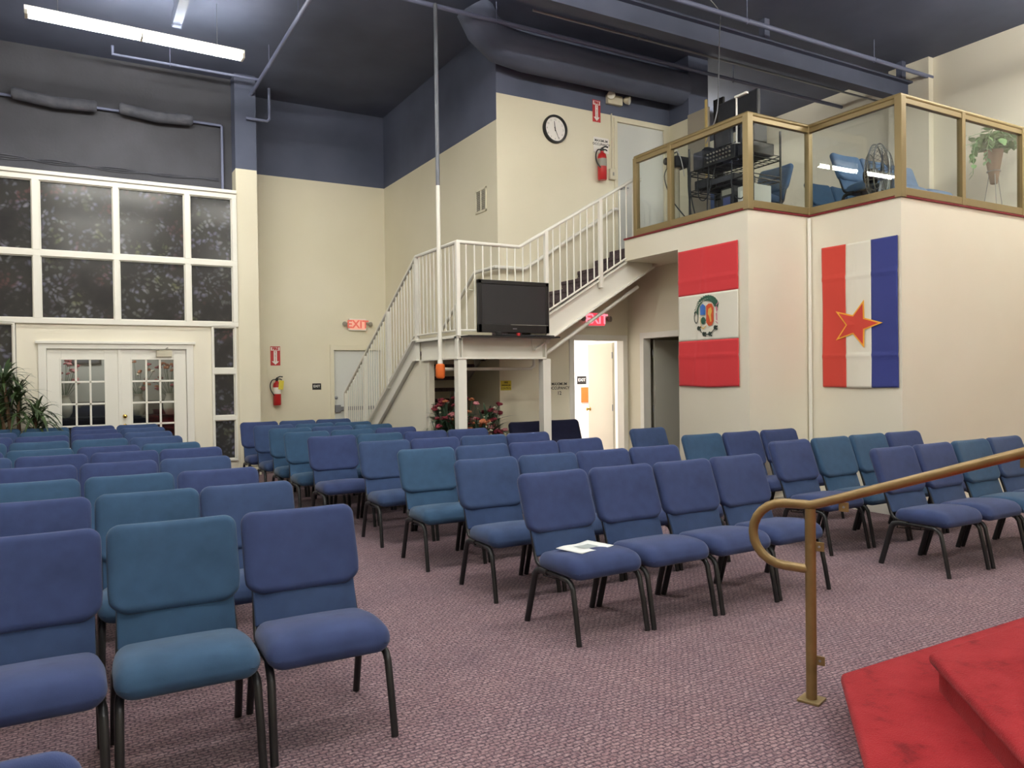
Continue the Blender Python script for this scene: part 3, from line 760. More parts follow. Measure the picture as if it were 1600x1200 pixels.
part('stringer', channel(top, bot, UY1 - .03, UY1 - .015, UY1 - .03, 'y'), M['white'], st)
b = MB(); b.prism([(5.22, zs2(5.22) - .33), (7.1, zs2(7.1) - .33), (7.1, zs2(7.1) - .30), (5.22, zs2(5.22) - .30)], lambda a, c: (a, UY0 + .04, c), lambda a, c: (a, UY1 - .04, c))
part('soffit', b, M['board'], st)
# railing of the staircase
rl = MB()
RZ = 3.222
P = [(SX0, FY + .02, 1.300), (SX0, LY1 + .0, RZ), (SX0, LY0 - .02, RZ), (4.98, LY0 - .02, RZ), (6.86, LY0 - .02, 4.305), (6.98, LY0 - .02, 4.31)]
railing = link('railing', None, st)
rt = MB(); rt.tube(P, .024, 10); part('top_rail', rt, M['white'], railing, 50)
def ztop_rail1(y): return RZ - (y - LY1) * (RZ - 1.300) / (FY + .02 - LY1)
def zbot1(y): return ztop1(y) + off + .02
posts1 = [LY1, 10.895, 11.975, FY]
br = MB()
br.tube([(SX0, FY, zbot1(FY) + .06), (SX0, LY1 + .1, zbot1(LY1 + .1) + .035), (SX0, LY1, ZP + .05), (SX0, LY0, ZP + .05)], .014, 6)
br.tube([(SX0, LY0 - .02, ZP + .05), (5.38, LY0 - .02, ZP + .05)], .014, 6)
br.tube([(5.36, LY0 - .02, zs2(5.36) + .05), (6.74, LY0 - .02, zs2(6.74) + .05)], .02, 6, ry=.014)
part('bottom_rail', br, M['white'], railing, 50)
def post(x, y, z0, z1):
    b = MB(); b.box(x - .025, x + .025, y - .025, y + .025, z0, z1); part('post', b, M['white'], railing, bevel=.003)
def bal(x, y, z0, z1):
    b = MB(); b.tube([(x, y, z0), (x, y, z1)], .0095, 6); part('baluster', b, M['white'], railing, 50)
for y in posts1: post(SX0, y, (zbot1(y) - .05 if y > LY1 + .05 else ZP - .02) if y < FY else .0, ztop_rail1(y) - .01)
for a, b_ in zip(posts1, posts1[1:]):
    for i in range(1, 10):
        y = a + (b_ - a) * i / 10; bal(SX0, y, zbot1(y) + .03, ztop_rail1(y))
post(SX0, LY0 - .02, ZP - .02, RZ)
for i in range(1, 11):
    y = LY0 - .02 + (LY1 - LY0 + .02) * i / 11; bal(SX0, y, ZP + .05, RZ)
def zr2(x): return RZ if x < 4.98 else RZ + (x - 4.98) * (4.305 - RZ) / (6.86 - 4.98)
for i in range(1, 11):
    x = SX0 + (5.38 - SX0) * i / 11; bal(x, LY0 - .02, ZP + .05, zr2(x))
post(5.385, LY0 - .02, ZP - .1, zr2(5.385)); post(6.268, LY0 - .02, zs2(6.268) - .12, zr2(6.268)); 
for i in range(1, 8):
    x = 5.385 + (6.268 - 5.385) * i / 8; bal(x, LY0 - .02, zs2(x) + .05, zr2(x))
for i in range(1, 6):
    x = 6.268 + .113 * i; bal(x, LY0 - .02, (zs2(x) + .05) if x < 6.7 else ZL, zr2(x))
# wall handrail
wh = thing('wall_handrail', 'white pipe handrail bracketed to the walls along the staircase', 'handrail')
P = [(5.09, 12.9, 1.14), (5.09, 9.95, 3.08), (5.09, 9.32, 3.08), (5.56, 9.32, 3.08), (7.16, 9.32, 4.08), (7.22, 9.32, 4.08)]
P2 = []
for i, p in enumerate(P): P2.append(p)
b = MB(); b.tube(P, .027, 10); part('rail', b, M['white'], wh, 50)
for (x, y, z, s) in ((5.09, 12.3, 1.535, 0), (5.09, 11.2, 2.26, 0), (5.09, 10.2, 2.915, 0), (5.35, 9.32, 3.08, 1), (6.0, 9.32, 3.355, 1), (6.8, 9.32, 3.855, 1)):
    b = MB(); q = (XR, y, z - .06) if s == 0 else (x, YK, z - .06)
    m_ = (x + .03, y, z - .055) if s == 0 else (x, y + .03, z - .055)
    b.tube([(x, y, z - .01), m_, q], .008, 6); part('bracket', b, M['white'], wh, 50)

# ------------------------------------------------------------------ loft balustrade
lb = thing('glass_balustrade', 'gold-framed glass balustrade running round the edge of the loft', 'railing')
BZ0, BZ1 = 3.465, 4.55
path = [(6.72, 8.27), (6.72, 6.26), (7.745, 6.26), (7.745, 5.075), (XE, 5.075)]
pst = [(6.72, 8.255), (6.72, 7.56), (6.72, 6.26), (7.745, 6.26), (7.745, 5.075), (8.88, 5.075), (10.16, 5.075), (11.4, 5.075)]
for i, (x, y) in enumerate(pst):
    s = .034 if i not in (2, 4) else .042
    b = MB(); b.box(x - s, x + s, y - s, y + s, ZL, BZ1 - .03); part('post', b, M['champagne'], lb, bevel=.004)
tr = MB(); tr.tube([(x, y, BZ1 - .022) for x, y in path], .034, 12, ry=.030); part('top_rail', tr, M['champagne'], lb, 50)
for (p, q) in zip(pst, pst[1:]):
    d = Vector((q[0] - p[0], q[1] - p[1], 0)); L_ = d.length; ang = math.atan2(d.y, d.x); mid = Vector((p[0] + q[0], p[1] + q[1], 0)) / 2
    R = Matrix.Rotation(ang, 3, 'Z')
    def bx(b, h0, h1, z0, z1): b.mesh([R @ Vector((u, v, 0)) + mid + Vector((0, 0, z)) for u in (-L_ / 2 + .03, L_ / 2 - .03) for v in (h0, h1) for z in (z0, z1)], [(0, 1, 3, 2), (4, 6, 7, 5), (0, 4, 5, 1), (2, 3, 7, 6), (0, 2, 6, 4), (1, 5, 7, 3)])
    b = MB(); bx(b, -.028, .028, BZ0, BZ0 + .085); part('bottom_rail', b, M['champagne'], lb, bevel=.004)
    b = MB(); bx(b, -.028, .028, BZ1 - .10, BZ1 - .045); part('upper_rail', b, M['champagne'], lb, bevel=.004)
    b = MB(); bx(b, -.004, .004, BZ0 + .08, BZ1 - .095); part('glass_pane', b, M['glass'], lb)

# ------------------------------------------------------------------ red stage steps and brass handrail
def step(z0, z1, A, diag, L_, yb, name='step'):
    """slab with a corner at A, one edge running along +X, the other along diag"""
    B = (A[0] + diag[0] * L_, A[1] + diag[1] * L_)
    return [A, (10.5, A[1]), (10.5, -4.5), (B[0], -4.5), B]
stg = thing('stage_steps', 'red carpeted steps with a slanted corner rising to the stage', 'steps')
for k, (A, dg, L_, z0, z1) in enumerate([((3.085, 2.337), (-.738, -.674), 1.45, 0, .17), ((3.242, 2.01), (-.66, -.751), 1.45, .17, .34), ((3.42, 1.68), (-.66, -.751), 1.5, .34, .51)]):
    poly = step(z0, z1, A, dg, L_, 0)
    inner = [(x + .03 if x < 10 else x, y - .03 if y > -4 else y) for x, y in poly]
    b = MB(); b.prism(inner, lambda a, c: (a, c, z0), lambda a, c: (a, c, z1 - .03)); part('riser', b, M['redcarpet'], stg)
    b = MB(); b.prism(poly, lambda a, c: (a, c, z1 - .055), lambda a, c: (a, c, z1)); part('tread', b, M['redcarpet'], stg, 40, bevel=.022, seg=3)
hr = thing('stage_handrail', 'brass-coloured pipe handrail with a looped end beside the red steps', 'handrail', (3.045, 2.467, 0))
HD = Vector((.447, -.894, 0)); SLP = .345
def hp(t, z): return (HD.x * t, HD.y * t, z)
b = MB(); b.tube([(0, 0, .0), (0, 0, .925)], .0255, 14); part('post', b, M['brass'], hr, 50)
b = MB(); b.tube([hp(1.75, 0.51), hp(1.75, .93 + 1.75 * SLP)], .0235, 14); part('post', b, M['brass'], hr, 50)
rails = [hp(2.1, .937 + 2.1 * SLP), hp(.06, .937 + .06 * SLP), hp(0, .940)]
lp = []
Rr = .152; cx = -.12
lp += [hp(-.03, .941)]
for i in range(13):
    a = PI / 2 + PI * i / 12
    lp.append(hp(cx + Rr * math.cos(a), .788 + Rr * math.sin(a)))
lp += [hp(0.0, .632)]
b = MB(); b.tube(rails + lp, .0225, 14); part('rail', b, M['brass'], hr, 50)
b = MB(); b.box(-.052, .052, -.052, .052, 0, .012, Matrix.Rotation(rad(19), 3, 'Z')); part('base_plate', b, M['champagne'], hr, bevel=.002)
def clip(t, z):
    b = MB(); R = Matrix.Rotation(math.atan2(HD.y, HD.x), 3, 'Z')
    b.box(-.022, .022, -.004, .004, -.022, .022, R); o = part('clip', b, M['brass'], hr, bevel=.002); o.location = hp(t, z)
    k = MB(); k.lathe([(.006, -.006), (.006, .006)], (0, 0, 0), 8, R @ Matrix.Rotation(PI / 2, 3, 'X')); s_ = part('bolt', k, M['steel'], o)
for t, z in ((.04, .745), (.04, .20), (.15, .937 + .15 * SLP - .045), (.86, .937 + .86 * SLP - .045)): clip(t, z)

# ------------------------------------------------------------------ television on the landing
tv = thing('television', 'black flat television standing on the edge of the stair landing', 'television', (4.855, 8.40, ZP - .02))
R0 = Matrix.Identity(3)
b = MB(); w2, h0, h1 = .518, .045, .70; bz = .052
b.box(-w2, w2, .0, .05, h0, h0 + .105); b.box(-w2, w2, .0, .05, h1 - bz, h1); b.box(-w2, -w2 + bz, 0, .05, h0, h1); b.box(w2 - bz, w2, 0, .05, h0, h1); b.box(-w2 + .05, w2 - .05, .03, .09, h0 + .05, h1 - .05)
part('bezel', b, M['black'], tv, bevel=.006)
part('screen', MB().box(-w2 + bz, w2 - bz, .008, .03, h0 + .105, h1 - bz), M['screen'], tv)
b = MB(); b.box(-.06, .50, -.006, -.001, h0 + .098, h0 + .104); part('trim_strip', b, M['grille'], tv)
b = MB(); b.box(-.03, .03, -.003, .0, h0 + .046, h0 + .056); part('badge', b, M['steel'], tv)
b = MB(); b.box(-.08, .08, .02, .06, .012, h0 + .05); b.box(-.28, .28, -.06, .12, 0, .014); part('stand', b, M['black'], tv, bevel=.004)
tray = solo('shelf_board', MB().box(4.13, 5.46, 8.28, 8.50, ZP - .038, ZP - .0205), M['black'], 'thin black board carrying the television at the landing edge', 'shelf')
b = MB(); b.box(4.545, 4.61, 8.30, 8.36, ZP - .0205, ZP + .03); o = solo('adapter_box', b, M['black'], 'little black adapter box on the board under the television', 'adapter', bevel=.01)
b = MB(); b.box(4.83, 4.87, 8.29, 8.325, ZP - .0205, ZP + .018); o = solo('plug', b, M['signred'], 'little red plug lying on the board under the television', 'plug', bevel=.006)
b = MB(); b.tube(bez([(4.60, 8.30, ZP - .012), (4.72, 8.295, ZP - .012), (4.95, 8.33, ZP - .012), (5.05, 8.29, ZP - .012), (5.2, 8.32, ZP - .012), (5.38, 8.30, ZP - .012)]), .0075, 6)
solo('power_cable', b, M['cable'], 'black cable lying along the board under the television', 'cable', 50)

# ------------------------------------------------------------------ wall signs and fittings
def wf(x, y, z):           # map for things on walls facing the stage (-Y)
    return lambda u, v, d=0: (x + u, y - d, z + v)
def arrow_sign(name, f, w_, h_, label):
    t = thing(name, label, 'sign')
    b = MB(); b.prism([(-w_ / 2, -h_ / 2), (w_ / 2, -h_ / 2), (w_ / 2, h_ / 2), (-w_ / 2, h_ / 2)], lambda u, v: f(u, v, 0), lambda u, v: f(u, v, .004)); part('plate', b, M['signred'], t)
    b = MB(); m_ = .1 * w_
    for (a, c, d, e) in ((-w_ / 2 + m_ * .6, w_ / 2 - m_ * .6, h_ * .28, h_ * .455),):
        b.mesh([f(a, d, .0055), f(c, d, .0055), f(c, e, .0055), f(a, e, .0055)], [(0, 1, 2, 3)])
    b.mesh([f(*p, .0055) for p in [(-w_ * .17, h_ * .26), (w_ * .17, h_ * .26), (w_ * .17, -h_ * .28), (-w_ * .17, -h_ * .28)]], [(0, 1, 2, 3)])
    b.mesh([f(*p, .0055) for p in [(-w_ * .38, -h_ * .28), (w_ * .38, -h_ * .28), (0, -h_ * .46)]], [(0, 1, 2)])
    part('arrow', b, M['signwhite'], t)
    b = MB(); text_mb(b, 'FIRE', w_ * .36, lambda u, v: f(u, v + h_ * .365, .0065), bold=.004)
    for i, ch in enumerate('EXTINGUISHER'): text_mb(b, ch, h_ * .062, lambda u, v, i=i: f(u, v + h_ * (.225 - .046 * i), .0065), bold=.001)
    part('lettering', b, M['signred'], t)
arrow_sign('fire_extinguisher_sign', wf(3.10, YR, 1.972), .17, .34, 'red fire sign with a white down arrow on the wall beside the exit door')
arrow_sign('fire_extinguisher_sign', wf(6.90, YK, 5.545), .145, .33, 'red fire sign with a white down arrow high on the clock wall')
def extinguisher(x, y, z, s, label, tagged):
    t = thing('fire_extinguisher', label, 'fire extinguisher', (x, y - .09 * s, z))
    b = MB(); b.lathe([(.058 * s, 0), (.068 * s, .012 * s), (.068 * s, .34 * s), (.058 * s, .385 * s), (.026 * s, .41 * s), (.026 * s, .43 * s)], n=20); part('cylinder', b, M['red'], t, 50)
    b = MB(); b.lathe([(.022 * s, .43 * s), (.026 * s, .44 * s), (.022 * s, .475 * s)], n=14); b.tube([(-.01 * s, 0, .475 * s), (.05 * s, -.01, .505 * s), (.10 * s, -.01, .500 * s)], .011 * s, 8); b.tube([(0, 0, .465 * s), (.06 * s, -.012, .46 * s), (.085 * s, -.012, .445 * s)], .009 * s, 8); b.tube([(-.02 * s, 0, .455 * s), (-.03 * s, -.03 * s, .455 * s)], .012 * s, 8)
    part('valve_handle', b, M['black'], t, 50)
    b = MB(); b.tube(bez([(-.02 * s, 0, .455 * s), (-.08 * s, 0, .44 * s), (-.115 * s, 0, .36 * s), (-.10 * s, 0, .26 * s), (-.055 * s, -.04 * s, .17 * s)]), .0095 * s, 8); part('hose', b, M['black'], t, 50)
    b = MB(); b.lathe([(.0692 * s, .20 * s), (.0692 * s, .315 * s)], n=20); part('label_band', b, M['grille'] if not tagged else M['signwhite'], t, 50)
    b = MB(); b.box(-.03, .03, .05 * s, .09 * s, .25 * s, .33 * s); part('bracket', b, M['steel'], t)
    if tagged:
        b = MB(); b.box(-.025, .06, -.082, -.080, .28, .44, Matrix.Rotation(rad(6), 3, 'Y')); part('inspection_tag', b, M['tag'], t)
extinguisher(3.10, YR, 1.10, 1.0, 'red fire extinguisher with a yellow tag on the wall left of the exit door', True)
extinguisher(6.93, YK, 4.49, 1.0, 'red fire extinguisher hung by the stair top beneath the occupancy sign', False)

def exit_sign(x, y, z, face, letter, label):
    t = thing('exit_sign', label, 'exit sign', (x, y, z))
    w_, h_ = .33, .22
    b = MB(); b.box(-w_ / 2, w_ / 2, -.06, 0, -h_ / 2, h_ / 2); part('housing', b, M['signwhite'], t, bevel=.008)
    b = MB(); b.box(-w_ / 2 + .018, w_ / 2 - .018, -.0625, -.0605, -h_ / 2 + .018, h_ / 2 - .018); part('face', b, face, t)
    b = MB(); text_mb(b, 'EXIT', .20, lambda u, v: (u, -.0635, v), bold=.006); part('lettering', b, letter, t)
    for s in (-1, 1):
        b = MB(); b.tube([(s * w_ / 2, -.03, .02), (s * (w_ / 2 + .03), -.035, .02)], .015, 8)
        R = Matrix.Rotation(rad(-90 if True else 0), 3, 'X') @ Matrix.Rotation(0, 3, 'Z')
        R = Matrix.Rotation(rad(s * 25), 3, 'Z') @ Matrix.Rotation(PI / 2, 3, 'X')
        b.lathe([(.022, -.03), (.038, -.01), (.044, .03), (.040, .034)], (s * (w_ / 2 + .075), -.05, .01), 16, R); h = part('lamp_head', b, M['grille'], t, 50)
        b = MB(); b.lathe([(.036, .0345), (.024, .038), (.004, .04)], (s * (w_ / 2 + .075), -.05, .01), 16, R); part('lens', b, M['board'], h, 50)
exit_sign(4.60, YR, 2.555, M['glow_pink'], M['exitletter'], 'lit exit sign with two lamp heads above the exit door by the stair')
exit_sign(6.815, YK, 2.40, M['glow_red'], M['exitletter2'], 'glowing red exit sign above the open doorway, half hidden by the stair pipe')
def plate_sign(name, f, w_, h_, m, lines, lm, label, cat='sign', size=.05, bold=.001):
    t = thing(name, label, cat)
    b = MB(); b.prism([(-w_ / 2, -h_ / 2), (w_ / 2, -h_ / 2), (w_ / 2, h_ / 2), (-w_ / 2, h_ / 2)], lambda u, v: f(u, v, 0), lambda u, v: f(u, v, .004)); part('plate', b, m, t)
    b = MB()
    for txt, dv, sz in lines: text_mb(b, txt, sz, lambda u, v, dv=dv: f(u, v + dv, .0048), bold=bold)
    part('lettering', b, lm, t); return t
plate_sign('tactile_exit_sign', wf(3.83, YR, 1.415), .16, .115, M['signblack'], [('EXIT', .005, .06)], M['signwhite'], 'small black exit plaque at shoulder height left of the exit door')
plate_sign('tactile_exit_sign', wf(8.74, 12.5, 1.46), .22, .16, M['signblack'], [('EXIT', .005, .085)], M['signwhite'], 'small black exit plaque on the bright wall seen through the open doorway')
plate_sign('occupancy_sign', wf(6.17, YK, 1.375), .30, .23, M['cream'], [('MAXIMUM', .065, .058), ('OCCUPANCY', .005, .058), ('12', -.07, .075)], M['signblack'], 'occupancy notice on the wall left of the open doorway', bold=.0012)
plate_sign('occupancy_sign', wf(6.98, YK, 5.04), .28, .23, M['signwhite'], [('MAXIMUM', .065, .052), ('OCCUPANCY', .01, .052), ('__   __', -.05, .045)], M['signblack'], 'white occupancy notice above the loft fire extinguisher', bold=.0012)
plate_sign('warning_sign', wf(5.275, YK, 1.435), .17, .135, M['yellow'], [('FIRE', .04, .034), ('SPRINKLER', 0, .030), ('CONTROL', -.04, .034)], M['signblack'], 'small yellow warning sign under the stair landing', bold=.0008)
solo('notice_board', MB().box(8.72, 9.06, 12.47, 12.5, 1.02, 1.32), M['orange'], 'orange board on the bright wall seen through the open doorway', 'board', bevel=.004)

# clock
ck = thing('wall_clock', 'round black-rimmed wall clock high on the cream wall above the stair', 'clock', (6.14, YK, 5.155))
RX = Matrix.Rotation(PI / 2, 3, 'X')
b = MB(); b.lathe([(.205, 0), (.208, .03), (.198, .05), (.178, .052), (.172, .03), (.172, 0)], n=40, R=RX); part('rim', b, M['black'], ck, 40)
b = MB(); b.lathe([(.175, .012), (.175, .02), (.001, .0205)], n=40, R=RX); part('face', b, M['signwhite'], ck, 30)
b = MB()
for i in range(1, 13):
    a = PI / 2 - 2 * PI * i / 12; text_mb(b, str(i), .042, lambda u, v, a=a: (u + .14 * math.cos(a), -.0215, v + .14 * math.sin(a)))
part('numerals', b, M['grille'], ck)
for (ang, L_, wd) in ((97, .115, .009), (-65, .155, .006)):
    b = MB(); R = Matrix.Rotation(rad(-ang), 3, 'Y'); b.mesh([R @ Vector(p) for p in ((-.03, -.0235, -wd), (L_, -.0235, -wd / 2), (L_, -.0235, wd / 2), (-.03, -.0235, wd))], [(0, 1, 2, 3)]); part('hand', b, M['black'], ck)
# emergency light unit
em = thing('emergency_light', 'cream emergency light with twin lamps on the navy band above the landing', 'lamp', (7.22, YK, 5.745))
b = MB(); b.box(-.15, .13, -.07, 0, -.07, .07); part('housing', b, M['beige'], em, bevel=.01)
for x, z, s in ((-.10, .05, -1), (.20, .02, 1)):
    b = MB(); R = Matrix.Rotation(rad(35 * s), 3, 'Z') @ Matrix.Rotation(rad(105), 3, 'X'); b.lathe([(.03, -.05), (.052, -.02), (.062, .04), (.058, .045)], (x, -.08, z), 18, R); h = part('lamp_head', b, M['beige'], em, 50)
    b = MB(); b.lathe([(.055, .0455), (.03, .05), (.004, .052)], (x, -.08, z), 18, R); part('lens', b, M['lamp'], h, 50)
# conduit and box
jb = thing('switch_box', 'cream surface-mounted switch box fed by a thin vertical conduit', 'switch box', (7.17, YK, 4.62))
b = MB(); b.box(-.06, .06, -.05, 0, -.08, .08); part('box', b, M['beige'], jb, bevel=.006)
b = MB(); b.tube([(0, -.015, .08), (0, -.015, .925)], .011, 8); part('conduit', b, M['beige'], jb, 50)
b = MB(); b.box(-.012, .012, -.056, -.049, -.025, .025); part('rocker', b, M['grille'], jb)
# return grille
vg = thing('air_grille', 'grey louvred air grille on the wall above the stair', 'vent', (XR, 9.885, 4.12))
b = MB(); y, z = .17, .175
b.box(-.014, 0, -y, -y + .03, -z, z); b.box(-.014, 0, y - .03, y, -z, z); b.box(-.014, 0, -y, y, z - .03, z); b.box(-.014, 0, -y, y, -z, -z + .03); b.box(-.013, 0, -.012, .012, -z, z); part('frame', b, M['cream'], vg, bevel=.002)
b = MB()
for i in range(12):
    zz = -z + .04 + i * .0268; b.mesh([(-.011, -y + .03, zz), (-.011, y - .03, zz), (-.001, y - .03, zz + .02), (-.001, -y + .03, zz + .02)], [(0, 1, 2, 3)])
part('louvres', b, M['grille'], vg)

# ------------------------------------------------------------------ flags
def flag(name, label, x, ya, yb, zb, zt, cellmat, mats, group=None, nu=48, nv=72, sag=.012):
    """cloth on a wall facing -X: u runs from ya (left) to yb (right)"""
    t = thing(name, label, 'flag')
    rnd = random.Random(len(name) + int(x * 10))
    ph = [(rnd.uniform(3, 9), rnd.uniform(2, 7), rnd.uniform(0, 6), rnd.uniform(-1, 1)) for _ in range(7)]
    def P(u, v, d=0.0):
        w = sum(a[3] * math.sin(a[0] * u + a[1] * v * 1.7 + a[2]) for a in ph) * .0030
        crease = .008 * max(0, 1 - abs(v - .22) / .02) + .008 * max(0, 1 - abs(v - .77) / .02) + .003 * max(0, 1 - abs(u - .5) / .03) + .005 * max(0, 1 - abs(u - .27 - .2 * v) / .03)
        zbt = zb + sag * .5 * math.sin(u * 7 + 1) * max(0, .12 - v) / .12
        return (x - .020 - w - crease - d, ya + (yb - ya) * u, zbt + (zt - zbt) * v)
    fr = {}
    for i in range(nu):
        for j in range(nv):
            fr.setdefault(cellmat((i + .5) / nu, (j + .5) / nv), []).append((i, j))
    for key, cells in fr.items():
        # one mesh per stripe: contiguous cells split by columns/rows in cellmat
        b = MB(); idx = {}
        V = []; F = []
        for (i, j) in cells:
            q = []
            for (a, c) in ((i, j), (i + 1, j), (i + 1, j + 1), (i, j + 1)):
                if (a, c) not in idx: idx[(a, c)] = len(V); V.append(P(a / nu, c / nv))
                q.append(idx[(a, c)])
            F.append(q)
        b.mesh(V, F); o = part('stripe', b, mats[key], t, 60); o['label'] = key.split('_')[0] + ' stripe'
        o.modifiers.new('thick', 'SOLIDIFY').thickness = .002
    gm = MB()
    for u in (.015, .985): gm.lathe([(.012, 0), (.012, .004), (.005, .005)], P(u, .995, -.008), 10, Matrix.Rotation(-PI / 2, 3, 'Y'))
    part('grommets', gm, M['steel'], t)
    return t, P
f1, P1 = flag('flag', 'hanging red white red flag with a small coat of arms at its centre', 6.70, 7.395, 6.385, 1.41, 3.11,
              lambda u, v: 'red_top' if v > 2 / 3 else ('white' if v > 1 / 3 else 'red_bottom'), {'red_top': M['redflag'], 'white': M['whiteflag'], 'red_bottom': M['redflag']})
EM = link('emblem', None, f1)
def emb(name, polys, m, d=.006):
    b = MB()
    for p in polys: b.mesh([P1(.505 + u / 1.0, .5 + v / 1.7, d + .006) for u, v in p], [tuple(range(len(p)))])
    part(name, b, m, EM)
def disc(cx, cy, rx, ry, n=20): return [(cx + rx * math.cos(2 * PI * i / n), cy + ry * math.sin(2 * PI * i / n)) for i in range(n)]
wr = []
for i in range(15):
    a = rad(165 - i * 11.2); cx, cy = .175 * math.cos(a), .07 + .15 * math.sin(a)
    for s, L_ in ((.55, .10), (-.35, .08)):
        q = a - PI / 2 + s + PI; dx, dy = math.cos(q) * L_, math.sin(q) * L_
        wr.append([(cx, cy - .012), (cx + dx * .5 + .018, cy + dy * .5 + .014), (cx + dx, cy + dy), (cx + dx * .5 - .02, cy + dy * .5 - .008)])
emb('wreath', wr, M['embgreen'])
emb('shield_blue', [[(-.105, .13), (-.062, .16), (-.062, .025), (-.105, .025)], [(-.062, .16), (-.02, .13), (-.02, .025), (-.062, .025)]], M['embblue'], .010)
emb('shield_red', [[(-.005, .13), (.03, .155), (.085, .15), (.115, .10), (.115, -.06), (.085, -.11), (.03, -.115), (-.005, -.07)]], M['emborange'], .007)
emb('horn', [[(.03, .09), (.075, .11), (.09, .06), (.07, .02), (.08, -.06), (.06, -.07), (.04, .0), (.02, .03)]], M['embgold'], .008)
emb('tree', [disc(-.06, -.045, .04, .045), [(-.03, -.05), (.0, -.045), (.0, -.04), (-.03, -.035)]], M['embgreen'], .007)
def ring(cx, cy, rx, ry, t, n=20): 
    o = disc(cx, cy, rx, ry, n); i_ = disc(cx, cy, rx - t, ry - t, n); return [[o[k], o[(k + 1) % n], i_[(k + 1) % n], i_[k]] for k in range(n)]
emb('ring', ring(-.178, .0, .040, .075, .013), M['embdark'], .007)
emb('border', [[(-.115, .0), (-.105, .0), (-.095, -.11), (-.06, -.14), (-.06, -.152), (-.10, -.12)], [(-.06, -.14), (-.02, -.11), (.0, -.10), (-.02, -.125), (-.06, -.152)]], M['embgold'], .008)
emb('pennants', [[(.145, .11), (.165, .115), (.185, .07), (.16, .04)], [(.15, .03), (.17, .035), (.175, -.06), (.155, -.05)], [(.16, .12), (.2, .155), (.195, .165), (.155, .13)], [(.15, -.06), (.185, -.09), (.18, -.10), (.145, -.07)]], M['embpink'], .007)
br_ = []
for i in range(11):
    a0_, a1_ = rad(205 + i * 12), rad(217 + i * 12)
    br_.append([(.16 * math.cos(a0_), -.06 + .16 * math.sin(a0_)), (.16 * math.cos(a1_), -.06 + .16 * math.sin(a1_)), (.15 * math.cos(a1_), -.06 + .15 * math.sin(a1_)), (.15 * math.cos(a0_), -.06 + .15 * math.sin(a0_))])
for a in (208, 250, 287, 330):
    cx, cy = .158 * math.cos(rad(a)), -.06 + .158 * math.sin(rad(a))
    br_ += [disc(cx, cy, .025, .028, 8), disc(cx + .03, cy + .012, .014, .012, 6), disc(cx + .028, cy - .022, .014, .012, 6)]
emb('branch', br_, M['embdark'], .007)
f2, P2f = flag('flag', 'hanging red white and blue striped flag with a gold-edged red star', 7.73, 6.05, 5.09, 1.39, 3.035,
               lambda u, v: 'red' if u < 1 / 3 else ('white' if u < 2 / 3 else 'blue'), {'red': M['redflag2'], 'white': M['whiteflag'], 'blue': M['blueflag']}, sag=.006)
def star(k, d, m, name):
    pts = []
    for i in range(10):
        a = 2 * PI * i / 10; r = (1 if i % 2 == 0 else .40) * k
        pts.append((.475 + .345 * r * math.cos(a), .435 + .285 / 1.635 * r * math.sin(a)))
    b = MB(); V = [P2f(.475, .435, d)] + [P2f(*p, d) for p in pts]
    b.mesh(V, [(0, i + 1, (i + 1) % 10 + 1) for i in range(10)]); part(name, b, m, f2)
star(1.0, .012, M['gold'], 'star_border'); star(.84, .014, M['redflag2'], 'star')

# ------------------------------------------------------------------ pipes, ducts and other things under the ceiling
def pipe(name, pts, r, m, label, cat='pipe', hang=None, n=10):
    t = thing(name, label, cat)
    b = MB(); b.tube(pts, r, n); part('run', b, m, t, 50)
    for (x, y, z) in (hang or []):
        b = MB(); b.tube([(x, y, z + r), (x, y, ZC)], .006, 6); b.tube([(x, y - r - .008, z), (x, y, z - r - .008), (x, y + r + .008, z), (x, y, z + r + .008)], .006, 6, closed=True); part('hanger', b, m, t, 50)
    return t
pipe('sprinkler_pipe', [(5.6, 7.22, 6.2), (11.84, 7.22, 6.2)], .032, M['navypipe'], 'long navy pipe crossing above the loft to the right wall', hang=[(7.76, 7.22, 6.2), (10.4, 7.22, 6.2)])
pipe('sprinkler_pipe', [(XL, 8.86, 6.24), (11.84, 8.86, 6.24)], .03, M['navypipe'], 'long navy pipe running over the stair pole and clock wall', hang=[(0.5, 8.86, 6.24), (4.9, 8.86, 6.24), (9.2, 8.86, 6.24)])
pipe('sprinkler_pipe', [(2.57, 6, 6.2), (2.57, 13.5, 6.2)], .028, M['navypipe'], 'navy pipe running toward the cream column, hung below the ceiling', hang=[(2.57, 9.9, 6.2), (2.57, 11.6, 6.2)])
pipe('sprinkler_pipe', [(2.57, 12.3, 6.22), (.55, 12.3, 6.22), (.55, 12.3, 6.34)], .022, M['navypipe'], 'short navy branch pipe just behind the lit strip light', hang=[(1.3, 12.3, 6.22)])
pipe('sprinkler_pipe', [(2.47, 12.86, 5.78), (2.80, 12.86, 5.78), (2.84, 12.86, 5.82), (2.84, 12.86, 6.32)], .022, M['navypipe'], 'bent navy pipe stub hanging above the cream column')
pipe('conduit', [(4.95, 8.03, 6.05), (11.84, 8.03, 6.05)], .016, M['steel'], 'thin pale conduit running above the loft landing', hang=[(6.6, 8.03, 6.05)])
pipe('round_duct', [(4.70, 9.12, 6.48), (4.84, 9.12, 6.24), (5.08, 9.12, 6.07), (5.5, 9.12, 6.03), (8.33, 9.12, 6.03)], .25, M['navy'], 'big navy round duct with an elbow above the clock wall', 'duct', n=24)
